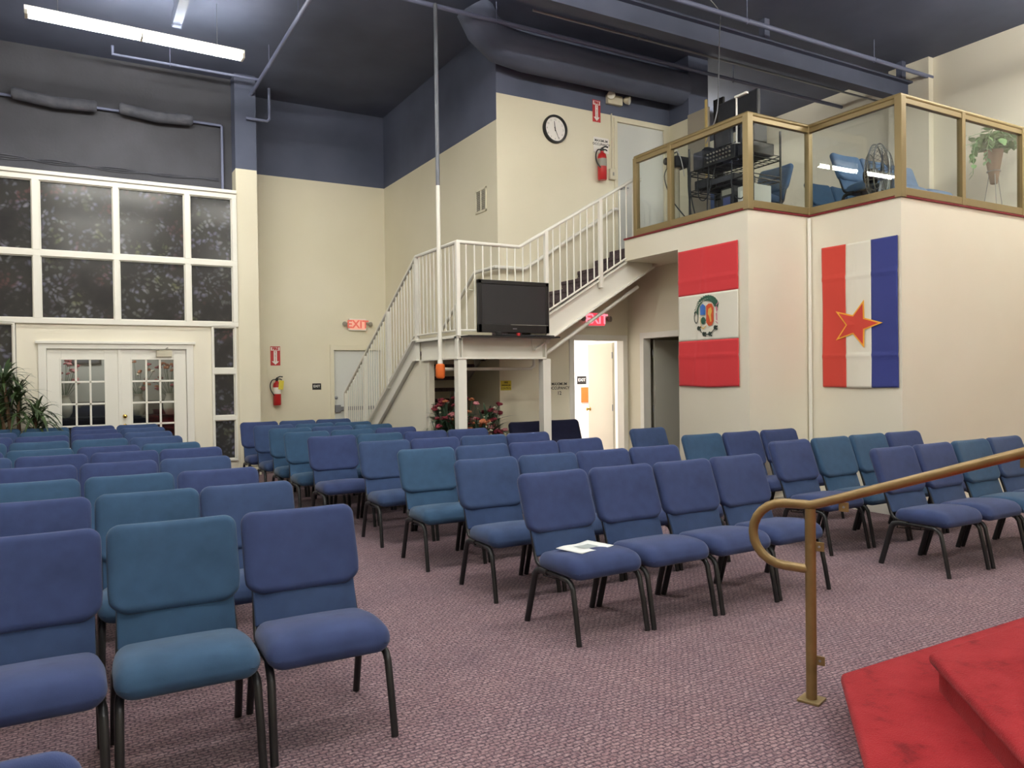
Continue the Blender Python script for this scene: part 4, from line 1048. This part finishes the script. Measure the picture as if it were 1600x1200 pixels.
solo('wide_flange_beam', MB().box(4.0, XE, 7.54, 7.57, 5.93, 6.17).box(4.0, XE, 7.46, 7.65, 5.90, 5.925).box(4.0, XE, 7.46, 7.65, 6.17, 6.2).box(5.0, 5.1, 7.5, 7.6, 6.2, ZC).box(8.4, 8.5, 7.5, 7.6, 6.2, ZC).box(11.5, 11.6, 7.5, 7.6, 6.2, ZC), M['navy'], 'navy steel beam crossing over the loft into the right wall', 'beam')['kind'] = 'structure'
for i, x in enumerate((1.22,)):
    o = solo('roof_beam', MB().box(x - .055, x + .055, YF, (10.75 if i == 0 else 13), 6.12, 6.30).box(x - .03, x + .03, YF, (10.75 if i == 0 else 13), 6.3, ZC), M['navy'], ('navy roof beam ending above the lit strip light' if i == 0 else 'navy roof beam high over the loft beside the right wall'), 'beam'); o['kind'] = 'structure'
for (x0, x1, lab) in ((-.72, .36, 'left bundle of dark wrapped pipe on the navy wall over the windows'), (.66, 1.70, 'right bundle of dark wrapped pipe on the navy wall over the windows')):
    b = MB(); P = [(x0, 13.1, 5.72), (x0 + .03, 13.1, 5.72), (x0 + .06, 13.1, 5.715), ((x0 + x1) / 2, 13.1, 5.665), (x1 - .06, 13.1, 5.69), (x1 - .03, 13.1, 5.69), (x1, 13.1, 5.69)]
    b.tube(P, [.07, .09, .085, .085, .085, .09, .07], 14); solo('wrapped_pipe', b, M['navydark'], lab, 'pipe', 50)
pipe('wall_pipe', [(XL, 13.18, 5.70), (2.13, 13.18, 5.70), (2.15, 13.18, 5.68), (2.15, 13.18, 4.62)], .022, M['navypipe'], 'navy pipe along the navy wall turning down beside the column')
b = MB()
for k in range(3):
    b.tube(bez([(-2.4 + .05 * k, 13.235, 4.80 + .03 * k), (-.9, 13.235, 4.86 - .035 * k), (-.2, 13.235, 4.79 + .03 * k), (.6, 13.235, 4.84 - .03 * k), (1.3, 13.235, 4.79 + .02 * k), (2.1, 13.235, 4.85 - .02 * k)]), .007, 5)
solo('wall_cable', b, M['navydark'], 'loose painted cables sagging along the navy wall above the windows', 'cable', 50)
hc = MB(); hc.tube(bez([(7.52, 7.45, 6.35), (7.46, 7.42, 6.0), (7.38, 7.36, 5.5), (7.30, 7.32, 4.95), (7.28, 7.5, 4.6)]), .008, 6); hc.tube(bez([(7.52, 7.45, 6.35), (7.1, 7.3, 6.42), (6.4, 7.1, 6.46)]), .007, 6)
solo('hanging_cable', hc, M['steel'], 'thin pale cable hanging from the ceiling down to the loft equipment', 'cable', 50)
# drop pole with orange fitting
dp = thing('drop_pole', 'thin pole from ceiling to landing, dark above and white below with orange cap', 'pole', (4.0, 8.81, 0))
b = MB(); b.tube([(0, 0, 3.97), (0, 0, 6.24)], .025, 12); part('upper_pole', b, M['polegrey'], dp, 50)
b = MB(); b.tube([(0, 0, 1.74), (0, 0, 3.97)], .0265, 12); b.lathe([(.03, 1.72), (.034, 1.74), (.034, 1.77), (.027, 1.78)]); part('lower_pole', b, M['white'], dp, 50)
b = MB(); b.lathe([(.03, 1.545), (.05, 1.555), (.058, 1.58), (.060, 1.69), (.054, 1.725), (.03, 1.735)], n=18); part('orange_cap', b, M['orange'], dp, 50)
pipe('landing_pipe', [(4.06, 8.86, 1.665), (5.36, 8.86, 1.665), (5.41, 8.86, 1.70), (5.41, 8.86, 1.80)], .022, M['white'], 'white pipe with an elbow running under the stair landing')
pipe('stair_pipe', [(5.37, 8.62, 1.86), (5.47, 8.62, 1.87), (7.02, 8.62, 2.82)], .026, M['white'], 'white pipe running up along the underside of the upper flight', hang=None)
# fluorescent strip lights
def loft_fill_strip(x, y, z, label):
    t = thing('strip_light', label, 'ceiling light', (x, y, z), None, 'fluorescent strip lights under the ceiling')
    b = MB(); b.box(-.62, .62, -.04, .04, .03, .09); part('housing', b, M['white'], t)
    b = MB(); b.tube([(-.58, 0, -.002), (.58, 0, -.002)], .019, 10); part('tube', b, M['lum'], t, 50)
    b = MB()
    for q in (-.6, .6): b.box(q - .015, q + .015, -.03, .03, -.025, .03)
    part('socket', b, M['white'], t)
    b = MB()
    for q in (-.5, .5): b.tube([(q, 0, .09), (q, 0, ZC - z)], .005, 5)
    part('hanger', b, M['steel'], t)
loft_fill_strip(10.2, 10.9, 6.2, 'added single-tube strip light brightening the back of the loft')  # invented fixture, added to brighten the dark rear of the loft
def strip(x, y, z, rz, label, vis=True):
    t = thing('strip_light', label, 'ceiling light', (x, y, z), (0, 0, rz), 'fluorescent strip lights under the ceiling')
    b = MB(); b.prism([(-.045, .03), (.045, .03), (.045, .09), (-.045, .09)], lambda a, c: (-1.24, a, c), lambda a, c: (1.24, a, c)); part('housing', b, M['white'], t)
    for s in (-1, 1):
        b = MB(); b.tube([(-1.20, s * .055, -.002), (-.012, s * .055, -.002)], .019, 10); part('tube', b, M['lum'], t, 50)
        b = MB(); b.tube([(.012, s * .055, -.002), (1.20, s * .055, -.002)], .019, 10); part('tube', b, M['lum'], t, 50)
    b = MB()
    for q in (-1.22, 0, 1.22): b.box(q - .015, q + .015, -.075, .075, -.025, .03)
    part('socket', b, M['white'], t)
    b = MB()
    for q in (-.9, .9): b.tube([(q, 0, .09), (q, 0, ZC - z)], .005, 5)
    part('hanger', b, M['steel'], t)
POWER = 150
strip(.80, 10.62, 5.86, rad(2.4), 'lit twin-tube strip light hanging before the window wall')
strip(.80, 6.2, 5.86, 0, 'strip light over the rows before the French doors')
strip(.80, 2.2, 5.86, 0, 'strip light over the front row before the French doors')
strip(3.9, 4.9, 5.86, 0, 'strip light over the aisle before the staircase')
strip(6.4, 1.8, 5.86, 0, 'strip light over the red stage steps')
strip(10.2, 3.9, 5.86, 0, 'strip light before the loft front')
strip(.8, -2.0, 5.86, 0, 'strip light over the stage, left one')
strip(5.2, -2.2, 5.86, 0, 'strip light over the stage, right one')
strip(-3.6, 3.5, 5.86, 0, 'strip light at the far side of the French-door block')

# ------------------------------------------------------------------ plants
def blade(b, o, az, el, L_, w_, droop, n=6, fold=.15):
    """arching strap leaf"""
    o = Vector(o); d = Vector((math.cos(az), math.sin(az), 0)); s = Vector((-d.y, d.x, 0)); V = []
    for i in range(n + 1):
        t = i / n; h = L_ * t * math.cos(el) * (1 - .15 * droop * t); z = L_ * t * math.sin(el) - droop * L_ * t * t * .7
        p = o + d * h + Vector((0, 0, z)); ww = w_ * math.sin(PI * min(1, .18 + .82 * t)) * .5 if t < 1 else .001
        V += [p - s * ww + Vector((0, 0, fold * ww)), p, p + s * ww + Vector((0, 0, fold * ww))]
    F = []
    for i in range(n):
        for k in (0, 1): F.append((i * 3 + k, i * 3 + k + 1, (i + 1) * 3 + k + 1, (i + 1) * 3 + k))
    b.mesh(V, F)
rnd = random.Random(11)
pl_ = thing('potted_dracaena', 'tall potted dracaena with strappy leaves left of the French doors', 'plant', (-.66, 12.50, 0))
b = MB(); b.lathe([(.13, 0), (.17, .02), (.20, .36), (.205, .38), (.18, .38), (.17, .34), (.002, .34)], n=24); part('pot', b, M['basket'], pl_, 50)
heads = [(-.02, 0, 1.44, 40), (-.18, -.02, 1.62, 34), (.20, -.04, 1.14, 46), (-.22, .0, 1.16, 34)]
b = MB()
for (x, y, z, k) in heads: b.tube([(x * .2, y * .2, .33), (x * .8, y, z * .75), (x, y, z)], [.028, .024, .018], 7)
part('stem', b, M['bark'], pl_, 50)
for (x, y, z, k) in heads:
    b = MB()
    for i in range(int(k * 1.7)): blade(b, (x, y, z - .34 * rnd.random() ** 1.6), rnd.uniform(0, 2 * PI), rad(rnd.uniform(5, 75)), rnd.uniform(.40, .62), rnd.uniform(.030, .048), rnd.uniform(.5, 1.2))
    b.v = [(p[0], min(p[1], .40), p[2]) for p in b.v]
    part('leaf_cluster', b, M['leaf'], pl_, 60)
def flower(b, c, r, rn, n=7):
    for i in range(n):
        a = rn.uniform(0, 2 * PI); e = rn.uniform(-.2, 1.2)
        d = Vector((math.cos(a) * math.cos(e), math.sin(a) * math.cos(e), math.sin(e)))
        b.ico((c[0] + d.x * r * .5, c[1] + d.y * r * .5, c[2] + d.z * r * .5), r * rn.uniform(.4, .6), 1, (1, 1, .6))
def bouquet(x, y, z0, h, label, cols, seed, spread=.22):
    rn = random.Random(seed); t = thing('artificial_flower_arrangement', label, 'flowers', (x, y, z0), None, 'artificial flower arrangements stored under the landing')
    b = MB(); b.lathe([(.08, 0), (.11, .02), (.13, .22), (.135, .26), (.12, .26), (.11, .2), (.002, .2)], n=18); part('basket', b, M['basket'], t, 50)
    st_ = MB(); lf_ = MB(); fl = {c: MB() for c in cols}
    for i in range(44):
        a = rn.uniform(0, 2 * PI); r = spread * math.sqrt(rn.random()); top = (r * math.cos(a), r * math.sin(a), h * rn.uniform(.55, 1.0))
        st_.tube([(0, 0, .2), (top[0] * .4, top[1] * .4, top[2] * .6), top], .004, 5)
        c = cols[i % len(cols)]; flower(fl[c], top, rn.uniform(.034, .058) * (0.6 if c == 'petalwhite' else 1.25), rn)
    for i in range(150): blade(lf_, (0, 0, .22 + rn.random() * h * .62), rn.uniform(0, 2 * PI), rad(rn.uniform(25, 85)), rn.uniform(.22, .5) * (spread / .22), rn.uniform(.04, .085), rn.uniform(.3, .9), 4)
    part('stems', st_, M['leafdark'], t, 60); part('foliage', lf_, M['leafdark'], t, 60)
    for c in cols: part('blossoms', fl[c], M[c], t, 60)
bouquet(4.36, 9.02, 0, 1.30, 'artificial bouquet of crimson and pink blooms left of the slim landing post', ['petalred', 'petalpink', 'petalorange', 'petalred'], 3, .24)
bouquet(4.30, 9.36, 0, 1.26, 'tall dark arrangement with small white blossoms deep under the landing', ['petalwhite', 'petalred', 'petalwhite'], 5, .22)
bouquet(4.84, 9.13, 0, 1.20, 'dark green arrangement with red and white blooms right of the slim landing post', ['petalred', 'petalwhite', 'petalred', 'petalpink'], 8, .25)
bouquet(4.56, 8.82, 0, .98, 'low arrangement with scattered white blossoms in front of the other flowers', ['petalwhite', 'petalwhite', 'petalorange'], 13, .20)
b = MB(); b.tube([(4.30, 8.78, .012), (4.335, 8.80, .7), (4.22, 8.84, 1.44)], .012, 7); solo('wooden_stick', b, M['wood'], 'pale wooden stick leaning among the flowers under the landing', 'stick', 50)
# plant on a wire stand on the loft
PX, PY = 11.2, 5.95
t = thing('plant_stand', 'thin three-legged wire plant stand on the loft by the right-hand glass', 'plant stand', (PX, PY, ZL))
for k in range(3):
    a = rad(100 + 120 * k); b = MB(); b.tube([(.20 * math.cos(a), .20 * math.sin(a), 0), (.06 * math.cos(a), .06 * math.sin(a), .86)], .006, 6); part('leg', b, M['fanwire'], t, 50)
b = MB(); b.tube([(.085 * math.cos(2 * PI * i / 16), .085 * math.sin(2 * PI * i / 16), .90) for i in range(16)], .006, 6, closed=True); part('hoop', b, M['fanwire'], t, 50)
t = thing('leafy_plant', 'bushy trailing green plant in a cone-shaped pot behind the loft glass', 'plant', (PX, PY, ZL + .36))
b = MB(); b.lathe([(.03, .36), (.045, .37), (.115, .80), (.12, .83), (.10, .83), (.09, .78), (.002, .78)], n=18); part('pot', b, M['basket'], t, 50)
rn = random.Random(4)
lf_ = MB(); vine = MB()
def heart(b, c, az, el, s):
    R = Matrix.Rotation(az, 3, 'Z') @ Matrix.Rotation(-el, 3, 'Y')
    pts = [(0, 0, 0), (.25, .42, .03), (.62, .40, .0), (1.1, 0, -.08), (.62, -.40, .0), (.25, -.42, .03)]
    V = [R @ (Vector(p) * s) + Vector(c) for p in pts] + [R @ (Vector((.5, 0, -.06)) * s) + Vector(c)]
    b.mesh(V, [(6, i, (i + 1) % 6) for i in range(6)])
for i in range(54):
    a = rn.uniform(0, 2 * PI); r = rn.uniform(.05, .44); zt = .80 + rn.uniform(.0, .42) * (1 - r * 1.2)
    P = bez([(0, 0, .78), (r * .4 * math.cos(a), r * .4 * math.sin(a), .9 + .2 * rn.random()), (r * math.cos(a), r * math.sin(a), zt)], 4)
    vine.tube(P, .004, 5)
    for k in range(5):
        q = P[2 + int(rn.random() * (len(P) - 2))]; heart(lf_, q + Vector((rn.uniform(-.05, .05), rn.uniform(-.05, .05), rn.uniform(-.04, .05))), rn.uniform(0, 2 * PI), rad(rn.uniform(-60, 25)), rn.uniform(.09, .14))
for (ax, ay, zt) in ((-.42, .05, .46), (-.36, -.1, .62), (-.30, .12, .72)):
    P = bez([(0, 0, .82), (ax * .5, ay * .5, 1.0), (ax * .9, ay, .85), (ax, ay, zt)], 5); vine.tube(P, .004, 5)
    for q in P[6:]: heart(lf_, q, rn.uniform(0, 2 * PI), rad(-50), .085)
part('vines', vine, M['leaf2'], t, 60); part('foliage', lf_, M['leaf2'], t, 60)

# ------------------------------------------------------------------ things on the loft
# wire fan on a low stand
fn = thing('floor_fan', 'round wire-caged floor fan behind the loft glass at the corner', 'fan', (8.22, 5.62, ZL))
RF = Matrix.Rotation(rad(20), 3, 'Z') @ Matrix.Rotation(PI / 2, 3, 'X')
cz = .43; rr_ = .35
b = MB()
def fp(x, y, z): return RF @ Vector((x, y, z)) + Vector((0, 0, cz))
for zz, r in ((.075, .25), (.0, rr_), (-.06, rr_), (-.12, .25), (.09, .06)): b.tube([fp(r * math.cos(2 * PI * i / 28), r * math.sin(2 * PI * i / 28), zz) for i in range(28)], .005 if r < .3 else .008, 5, closed=True)
for k in range(36):
    a = 2 * PI * k / 36; c, s_ = math.cos(a), math.sin(a)
    b.tube([fp(.05 * c, .05 * s_, .092), fp(.25 * c, .25 * s_, .075), fp(rr_ * c, rr_ * s_, 0), fp(rr_ * c, rr_ * s_, -.06), fp(.25 * c, .25 * s_, -.12), fp(.07 * c, .07 * s_, -.14)], .0028, 4)
part('cage', b, M['fanwire'], fn, 60)
b = MB()
for k in range(4):
    a = 2 * PI * k / 4; V = []
    for i in range(5):
        r = .05 + .26 * i / 4
        for q, zz in ((-.28, -.02), (0, .0), (.30, .03)): V.append(fp(r * math.cos(a + q * (.5 + .5 * i / 4) * 1.6), r * math.sin(a + q * (.5 + .5 * i / 4) * 1.6), zz))
    b.mesh(V, [(i * 3 + j, i * 3 + j + 1, i * 3 + j + 4, i * 3 + j + 3) for i in range(4) for j in range(2)])
bl = part('blades', b, M['steel'], fn, 60); bl.modifiers.new('thick', 'SOLIDIFY').thickness = .004
b = MB(); b.lathe([(.001, -.2), (.07, -.19), (.085, -.15), (.085, -.06), (.05, -.03), (.04, .03), (.01, .04)], (0, 0, cz), 18, RF); part('motor', b, M['black'], fn, 50)
b = MB(); b.lathe([(.17, 0), (.18, .015), (.12, .04), (.03, .05), (.022, .06), (.022, .24)], (0, .0, 0), 24); b.tube([(0, 0, .23), RF @ Vector((0, 0, -.13)) + Vector((0, 0, cz))], .02, 8); part('stand', b, M['black'], fn, 50)
# wire equipment rack
RX0, RX1, RY0, RY1 = 7.17, 7.65, 6.60, 7.70
rk = thing('wire_rack', 'black wire shelving rack crowded with sound equipment on the loft', 'rack', (0, 0, 0))
for x in (RX0, RX1):
    for y in (RY0, RY1):
        b = MB(); b.tube([(x, y, ZL), (x, y, 4.56)], .014, 8); part('upright', b, M['chairmetal'], rk, 50)
for z in (3.94, 4.20):
    b = MB()
    b.tube([(RX0, RY0, z), (RX1, RY0, z), (RX1, RY1, z), (RX0, RY1, z)], .009, 6, closed=True); b.tube([(RX0, RY0, z + .05), (RX1, RY0, z + .05), (RX1, RY1, z + .05), (RX0, RY1, z + .05)], .007, 6, closed=True)
    for k in range(1, 14): y = RY0 + (RY1 - RY0) * k / 14; b.tube([(RX0, y, z), (RX1, y, z)], .004, 5)
    for k in range(1, 9): y = RY0 + (RY1 - RY0) * k / 9; b.tube([(RX0, y, z), (RX0, y, z + .05)], .004, 5)
    part('shelf', b, M['chairmetal'], rk, 50)
def box(name, x0, x1, y0, y1, z0, z1, m, label, cat, bev=.01, extras=None):
    t = thing(name, label, cat, (x0, y0, z0))
    part('case', MB().box(0, x1 - x0, 0, y1 - y0, 0, z1 - z0), m, t, bevel=bev)
    for nm, mb, mm in (extras or []): part(nm, mb, mm, t)
    return t
e = MB()
for i in range(8):
    for j in range(3): e.lathe([(.012, 0), (.012, .014), (.008, .016)], (-.001, .08 + i * .055, .05 + j * .05), 8, Matrix.Rotation(-PI / 2, 3, 'Y'))
box('mixing_console', 7.20, 7.62, 6.92, 7.46, 4.26, 4.44, M['gear'], 'grey-black sound mixing console on the upper shelf of the wire rack', 'mixer', extras=[('knobs', e, M['grille'])])
e = MB().box(-.006, 0, .03, .42, .02, .14)
box('amplifier', 7.22, 7.60, 6.65, 6.89, 4.26, 4.41, M['gear'], 'dark amplifier on the upper rack shelf nearest the corner post', 'amplifier', extras=[('faceplate', MB().box(-.006, 0, .02, .23, .02, .14), M['cable'])])
box('amplifier', 7.22, 7.60, 7.48, 7.68, 4.26, 4.50, M['gear'], 'dark amplifier at the stair end of the upper rack shelf', 'amplifier', extras=[('faceplate', MB().box(-.006, 0, .02, .18, .02, .24), M['navydark'])])
mo = thing('monitor', 'large black monitor rising above the balustrade beside the loft cable', 'monitor', (7.56, 7.19, 4.441))
b = MB(); b.box(-.03, .03, -.34, .34, .30, .72); part('housing', b, M['gear'], mo, bevel=.01)
b = MB(); b.box(-.036, -.03, -.315, .315, .325, .70); part('screen', b, M['screen'], mo)
b = MB(); b.box(.0, .04, -.04, .04, .0, .4); b.box(-.06, .06, -.14, .14, .0, .012); part('stand', b, M['black'], mo)
sp = thing('loudspeaker', 'black loudspeaker cabinet standing on the mixing desk under the monitor', 'speaker', (7.25, 6.66, 4.412))
b = MB(); b.box(0, .24, 0, .22, 0, .30); part('cabinet', b, M['gear'], sp, bevel=.012)
b = MB(); RY_ = Matrix.Rotation(-PI / 2, 3, 'Y')
for z, r in ((.11, .08), (.235, .04)): b.lathe([(r, 0), (r, .006), (r * .85, .004), (r * .3, -.012 if False else .002), (.002, .006)], (0, .11, z), 18, RY_)
part('cone', b, M['navydark'], sp, 50)
box('computer_tower', 7.22, 7.58, 6.97, 7.19, ZL, 3.93, M['gear'], 'dark computer tower with a blue front below the rack shelf', 'computer', extras=[('front_window', MB().box(-.006, 0, .05, .17, .20, .36), M['gearblue']), ('drive_bays', MB().box(-.005, 0, .03, .19, .39, .46), M['grille'])])  # front window has a plain blue base colour
box('document_box', 7.20, 7.52, 6.63, 6.88, ZL, 3.88, M['pale'], 'pale cabinet standing under the rack next to the corner post', 'cabinet', extras=[('paper_label', MB().box(-.004, 0, .06, .20, .14, .38), M['paper'])])
for (y0, y1, z0, z1, x, m, lab, nm) in ((8.20, 8.62, 4.62, 5.42, 8.0, M['board'], 'grey board leaning behind the rack at the stair end', 'display_board'),
                                    (8.0, 8.19, 4.40, 5.52, 8.10, M['black'], 'tall black panel standing between the grey board and monitor', 'panel')):
    box(nm, x, x + .04, y0, y1, ZL, z1, m, lab, 'board', .004)
b = MB(); b.box(7.975, 7.995, 8.20, 8.235, 4.2, 5.52); solo('wood_strip', b, M['wood'], 'pale wooden strip upright along the edge of the grey board', 'wood strip')['category'] = 'wood strip'
pm = thing('monitor', 'small black monitor standing on the console toward the stair end', 'monitor', (7.44, 7.36, 4.441))
b = MB(); b.box(-.02, .02, -.17, .12, .10, .36); part('housing', b, M['gear'], pm, bevel=.006)
b = MB(); b.box(-.025, -.02, -.155, .105, .115, .345); part('screen', b, M['screen'], pm)
b = MB(); b.box(-.01, .02, -.05, .0, 0, .12); b.box(-.06, .06, -.12, .07, 0, .012); part('stand', b, M['black'], pm)
box('disc_player', 7.22, 7.60, 6.95, 7.40, 4.00, 4.09, M['gear'], 'flat black disc player on the lower shelf of the wire rack', 'player', extras=[('faceplate', MB().box(-.005, 0, .03, .42, .015, .075), M['navydark'])])
box('disc_player', 7.22, 7.60, 7.42, 7.66, 4.00, 4.13, M['gear'], 'short black tape deck beside the disc player on the lower rack shelf', 'player', extras=[('faceplate', MB().box(-.005, 0, .02, .22, .015, .11), M['cable'])])
lapt = thing('desk_lamp', 'slim pale lamp arm standing over the mixing desk', 'lamp', (7.28, 6.96, 4.441))
b = MB(); b.lathe([(.06, 0), (.06, .01), (.012, .015), (.012, .02)], n=14); b.tube([(0, 0, .01), (0, 0, .60)], .012, 8); part('pole', b, M['signwhite'], lapt, 50)
b = MB(); b.box(-.02, .02, -.18, .02, .585, .612); part('head', b, M['signwhite'], lapt, bevel=.004)
# camera / cable bundle near the stair end of the loft
cg = thing('video_camera', 'dark video camera on a pale post at the stair end of the loft', 'camera', (7.15, 7.92, ZL))
b = MB(); b.lathe([(.12, 0), (.12, .012), (.035, .02), (.035, .9), (.05, .92)], n=14); part('post', b, M['beige'], cg, 50)
b = MB(); b.box(-.10, .12, -.10, .10, .92, 1.06); b.lathe([(.05, 0), (.05, .1), (.04, .11)], (-.10, 0, .99), 14, RY_); part('camera_body', b, M['gear'], cg, 50, bevel=.01)
b = MB(); b.tube([(.0, -.02, 1.06), (.0, -.02, 1.14), (.0, .08, 1.14), (.0, .08, 1.06)], .01, 6); part('grip', b, M['gear'], cg, 50)
rn = random.Random(9)
CL = ['black cable drooping from the video camera to the loft floor', 'black cable hanging down behind the post of the balustrade', 'thin pale cable draped over the video camera', 'dark cable hanging below the rack shelf near the stair end', 'dark cable hanging below the rack shelf beside the computer tower', 'dark cable looping under the middle of the rack shelf', 'dark cable looping down by the pale cabinet']
CP = [[(7.08, 7.92, 4.46), (6.98, 7.98, 4.25), (7.0, 7.85, 3.9), (7.1, 7.68, 3.62), (7.15, 7.6, 3.45)], [(7.2, 7.86, 4.5), (7.1, 7.66, 4.3), (7.06, 7.6, 3.95), (7.1, 7.58, 3.6), (7.2, 7.55, 3.45)],
      [(7.1, 7.95, 4.52), (7.0, 7.82, 4.62), (7.05, 7.74, 4.45), (7.1, 7.72, 4.2)], [(7.16, 7.66, 4.25), (7.11, 7.62, 4.0), (7.12, 7.56, 3.7), (7.16, 7.5, 3.46)],
      [(7.15, 7.32, 4.25), (7.11, 7.30, 3.95), (7.12, 7.32, 3.65), (7.15, 7.3, 3.46)], [(7.15, 7.52, 4.22), (7.09, 7.44, 3.86), (7.1, 7.3, 3.84), (7.15, 7.2, 4.22)], [(7.15, 6.92, 4.22), (7.09, 6.86, 3.82), (7.1, 6.72, 3.7), (7.15, 6.66, 3.86)]]
for i, (lab, P) in enumerate(zip(CL, CP)):
    b = MB(); b.tube(bez(P, 6), .008 if i != 2 else .006, 6); solo('cable', b, M['cablewhite'] if i == 2 else M['cable'], lab, 'cable', 50, group='cables on the loft')
for i, (y, z, lab) in enumerate(((7.58, 4.505, 'coil of black cable heaped on the amplifier at the stair end'), (7.03, 4.445, 'coil of black cable lying on the mixing console'))):
    b = MB(); P = []
    for k in range(60): a = k * .55; r = .09 + .02 * math.sin(k * 1.7); P.append((7.40 + r * math.cos(a), (7.58 if i == 0 else y) + r * math.sin(a) * .8, z + .012 + .05 * k / 60))
    b.tube(P, .007, 5); solo('cable_coil', b, M['cable'], lab, 'cable', 50, group='cables on the loft')

# ------------------------------------------------------------------ things seen through the french doors
t = thing('framed_picture', 'small dark framed picture on the grey foyer wall seen through the left door leaf', 'picture', (.18, 15.4, 1.98))
part('frame', MB().box(-.24, .24, -.03, 0, -.12, .12), M['black'], t, bevel=.01); part('print', MB().box(-.2, .2, -.033, -.03, -.09, .09), M['navydark'], t)
def vase(x, y, label, cols, seed):
    rn = random.Random(seed); t = thing('foyer_bouquet', label, 'flowers', (x, y, .95))
    b = MB(); b.lathe([(.07, 0), (.11, .08), (.12, .2), (.06, .34), (.08, .38)], n=18); part('vase', b, M['greydoor'], t, 50)
    f_ = {c: MB() for c in cols}; s_ = MB()
    for i in range(18):
        a = rn.uniform(0, 2 * PI); r = .26 * math.sqrt(rn.random()); p = (r * math.cos(a), r * math.sin(a) * .6, .45 + .55 * rn.random()); s_.tube([(0, 0, .3), p], .004, 5); flower(f_[cols[i % len(cols)]], p, rn.uniform(.04, .07), rn)
    part('stems', s_, M['leafdark'], t)
    for c in cols: part('blossoms', f_[c], M[c], t, 60)
co = thing('console_table', 'long dark console table standing in the foyer behind the French doors', 'table', (.5, 15.15, 0))
part('top', MB().box(-1.5, 1.5, -.22, .22, .91, .95), M['black'], co, bevel=.006)
for x in (-1.4, 1.4):
    for y in (-.18, .18): part('leg', MB().box(x - .03, x + .03, y - .03, y + .03, 0, .91), M['black'], co)
vase(-.15, 15.12, 'vase of pink and red flowers in the foyer behind the left door leaf', ['petalred', 'petalpink'], 21)
vase(.98, 15.12, 'vase of red and rust flowers in the foyer behind the right door leaf', ['petalred', 'petalorange', 'petalwhite'], 22)
vase(1.5, 15.12, 'vase of rust flowers at the far right of the foyer table', ['petalorange', 'petalred'], 23)

# ------------------------------------------------------------------ lamps of the side rooms, world, camera
def room_lamp(x, y, z, e, sx, sy, label, col=(1, .97, .93)):
    t = thing('ceiling_panel_light', label, 'ceiling light', (x, y, z))
    part('frame', MB().box(-sx / 2 - .03, sx / 2 + .03, -sy / 2 - .03, sy / 2 + .03, .0, .04), M['white'], t)
    part('diffuser', MB().box(-sx / 2, sx / 2, -sy / 2, sy / 2, -.012, 0), M['panel'], t)
    la = bpy.data.lights.new('panel_lamp', 'AREA'); la.shape = 'RECTANGLE'; la.size = sx; la.size_y = sy; la.energy = e; la.color = col
    lo = bpy.data.objects.new('panel_lamp', la); C.objects.link(lo); lo.parent = t; lo.location = (0, 0, -.03)
room_lamp(8.0, 11.2, 2.95, 105, 1.2, .6, 'bright ceiling panel light in the side room')
room_lamp(.3, 14.6, 2.86, 14, 1.2, .6, 'ceiling panel light in the foyer behind the French doors')
wd = bpy.data.worlds.new('World'); SC.world = wd; wd.use_nodes = True
bg = wd.node_tree.nodes['Background']; bg.inputs['Color'].default_value = (.9, .93, 1, 1); bg.inputs['Strength'].default_value = 0.0

cam = bpy.data.cameras.new('Camera'); cam.sensor_width = 36; cam.sensor_fit = 'HORIZONTAL'; cam.lens = 1195.4 / 1600 * 36
cam.clip_start = .05; cam.clip_end = 100
co = bpy.data.objects.new('Camera', cam); C.objects.link(co)
yaw, pit, rol = rad(29.7586), rad(-.66767), rad(.71595)
fw = Vector((math.sin(yaw) * math.cos(pit), math.cos(yaw) * math.cos(pit), math.sin(pit))); rt_ = Vector((math.cos(yaw), -math.sin(yaw), 0)); dn = fw.cross(rt_)
r2 = rt_ * math.cos(rol) + dn * math.sin(rol); d2 = -rt_ * math.sin(rol) + dn * math.cos(rol)
m4 = Matrix.Identity(4)
for i in range(3): m4[i][0] = r2[i]; m4[i][1] = -d2[i]; m4[i][2] = -fw[i]
m4.translation = Vector((0, 0, 1.58)); co.matrix_world = m4
SC.camera = co
vs = SC.view_settings; vs.view_transform = 'Standard'; vs.look = 'None'; vs.gamma = 1.0; vs.use_curve_mapping = False; vs.exposure = 0.5
SC.cycles.max_bounces = 8; SC.cycles.diffuse_bounces = 5; SC.cycles.transparent_max_bounces = 12
SC.cycles.use_denoising = True
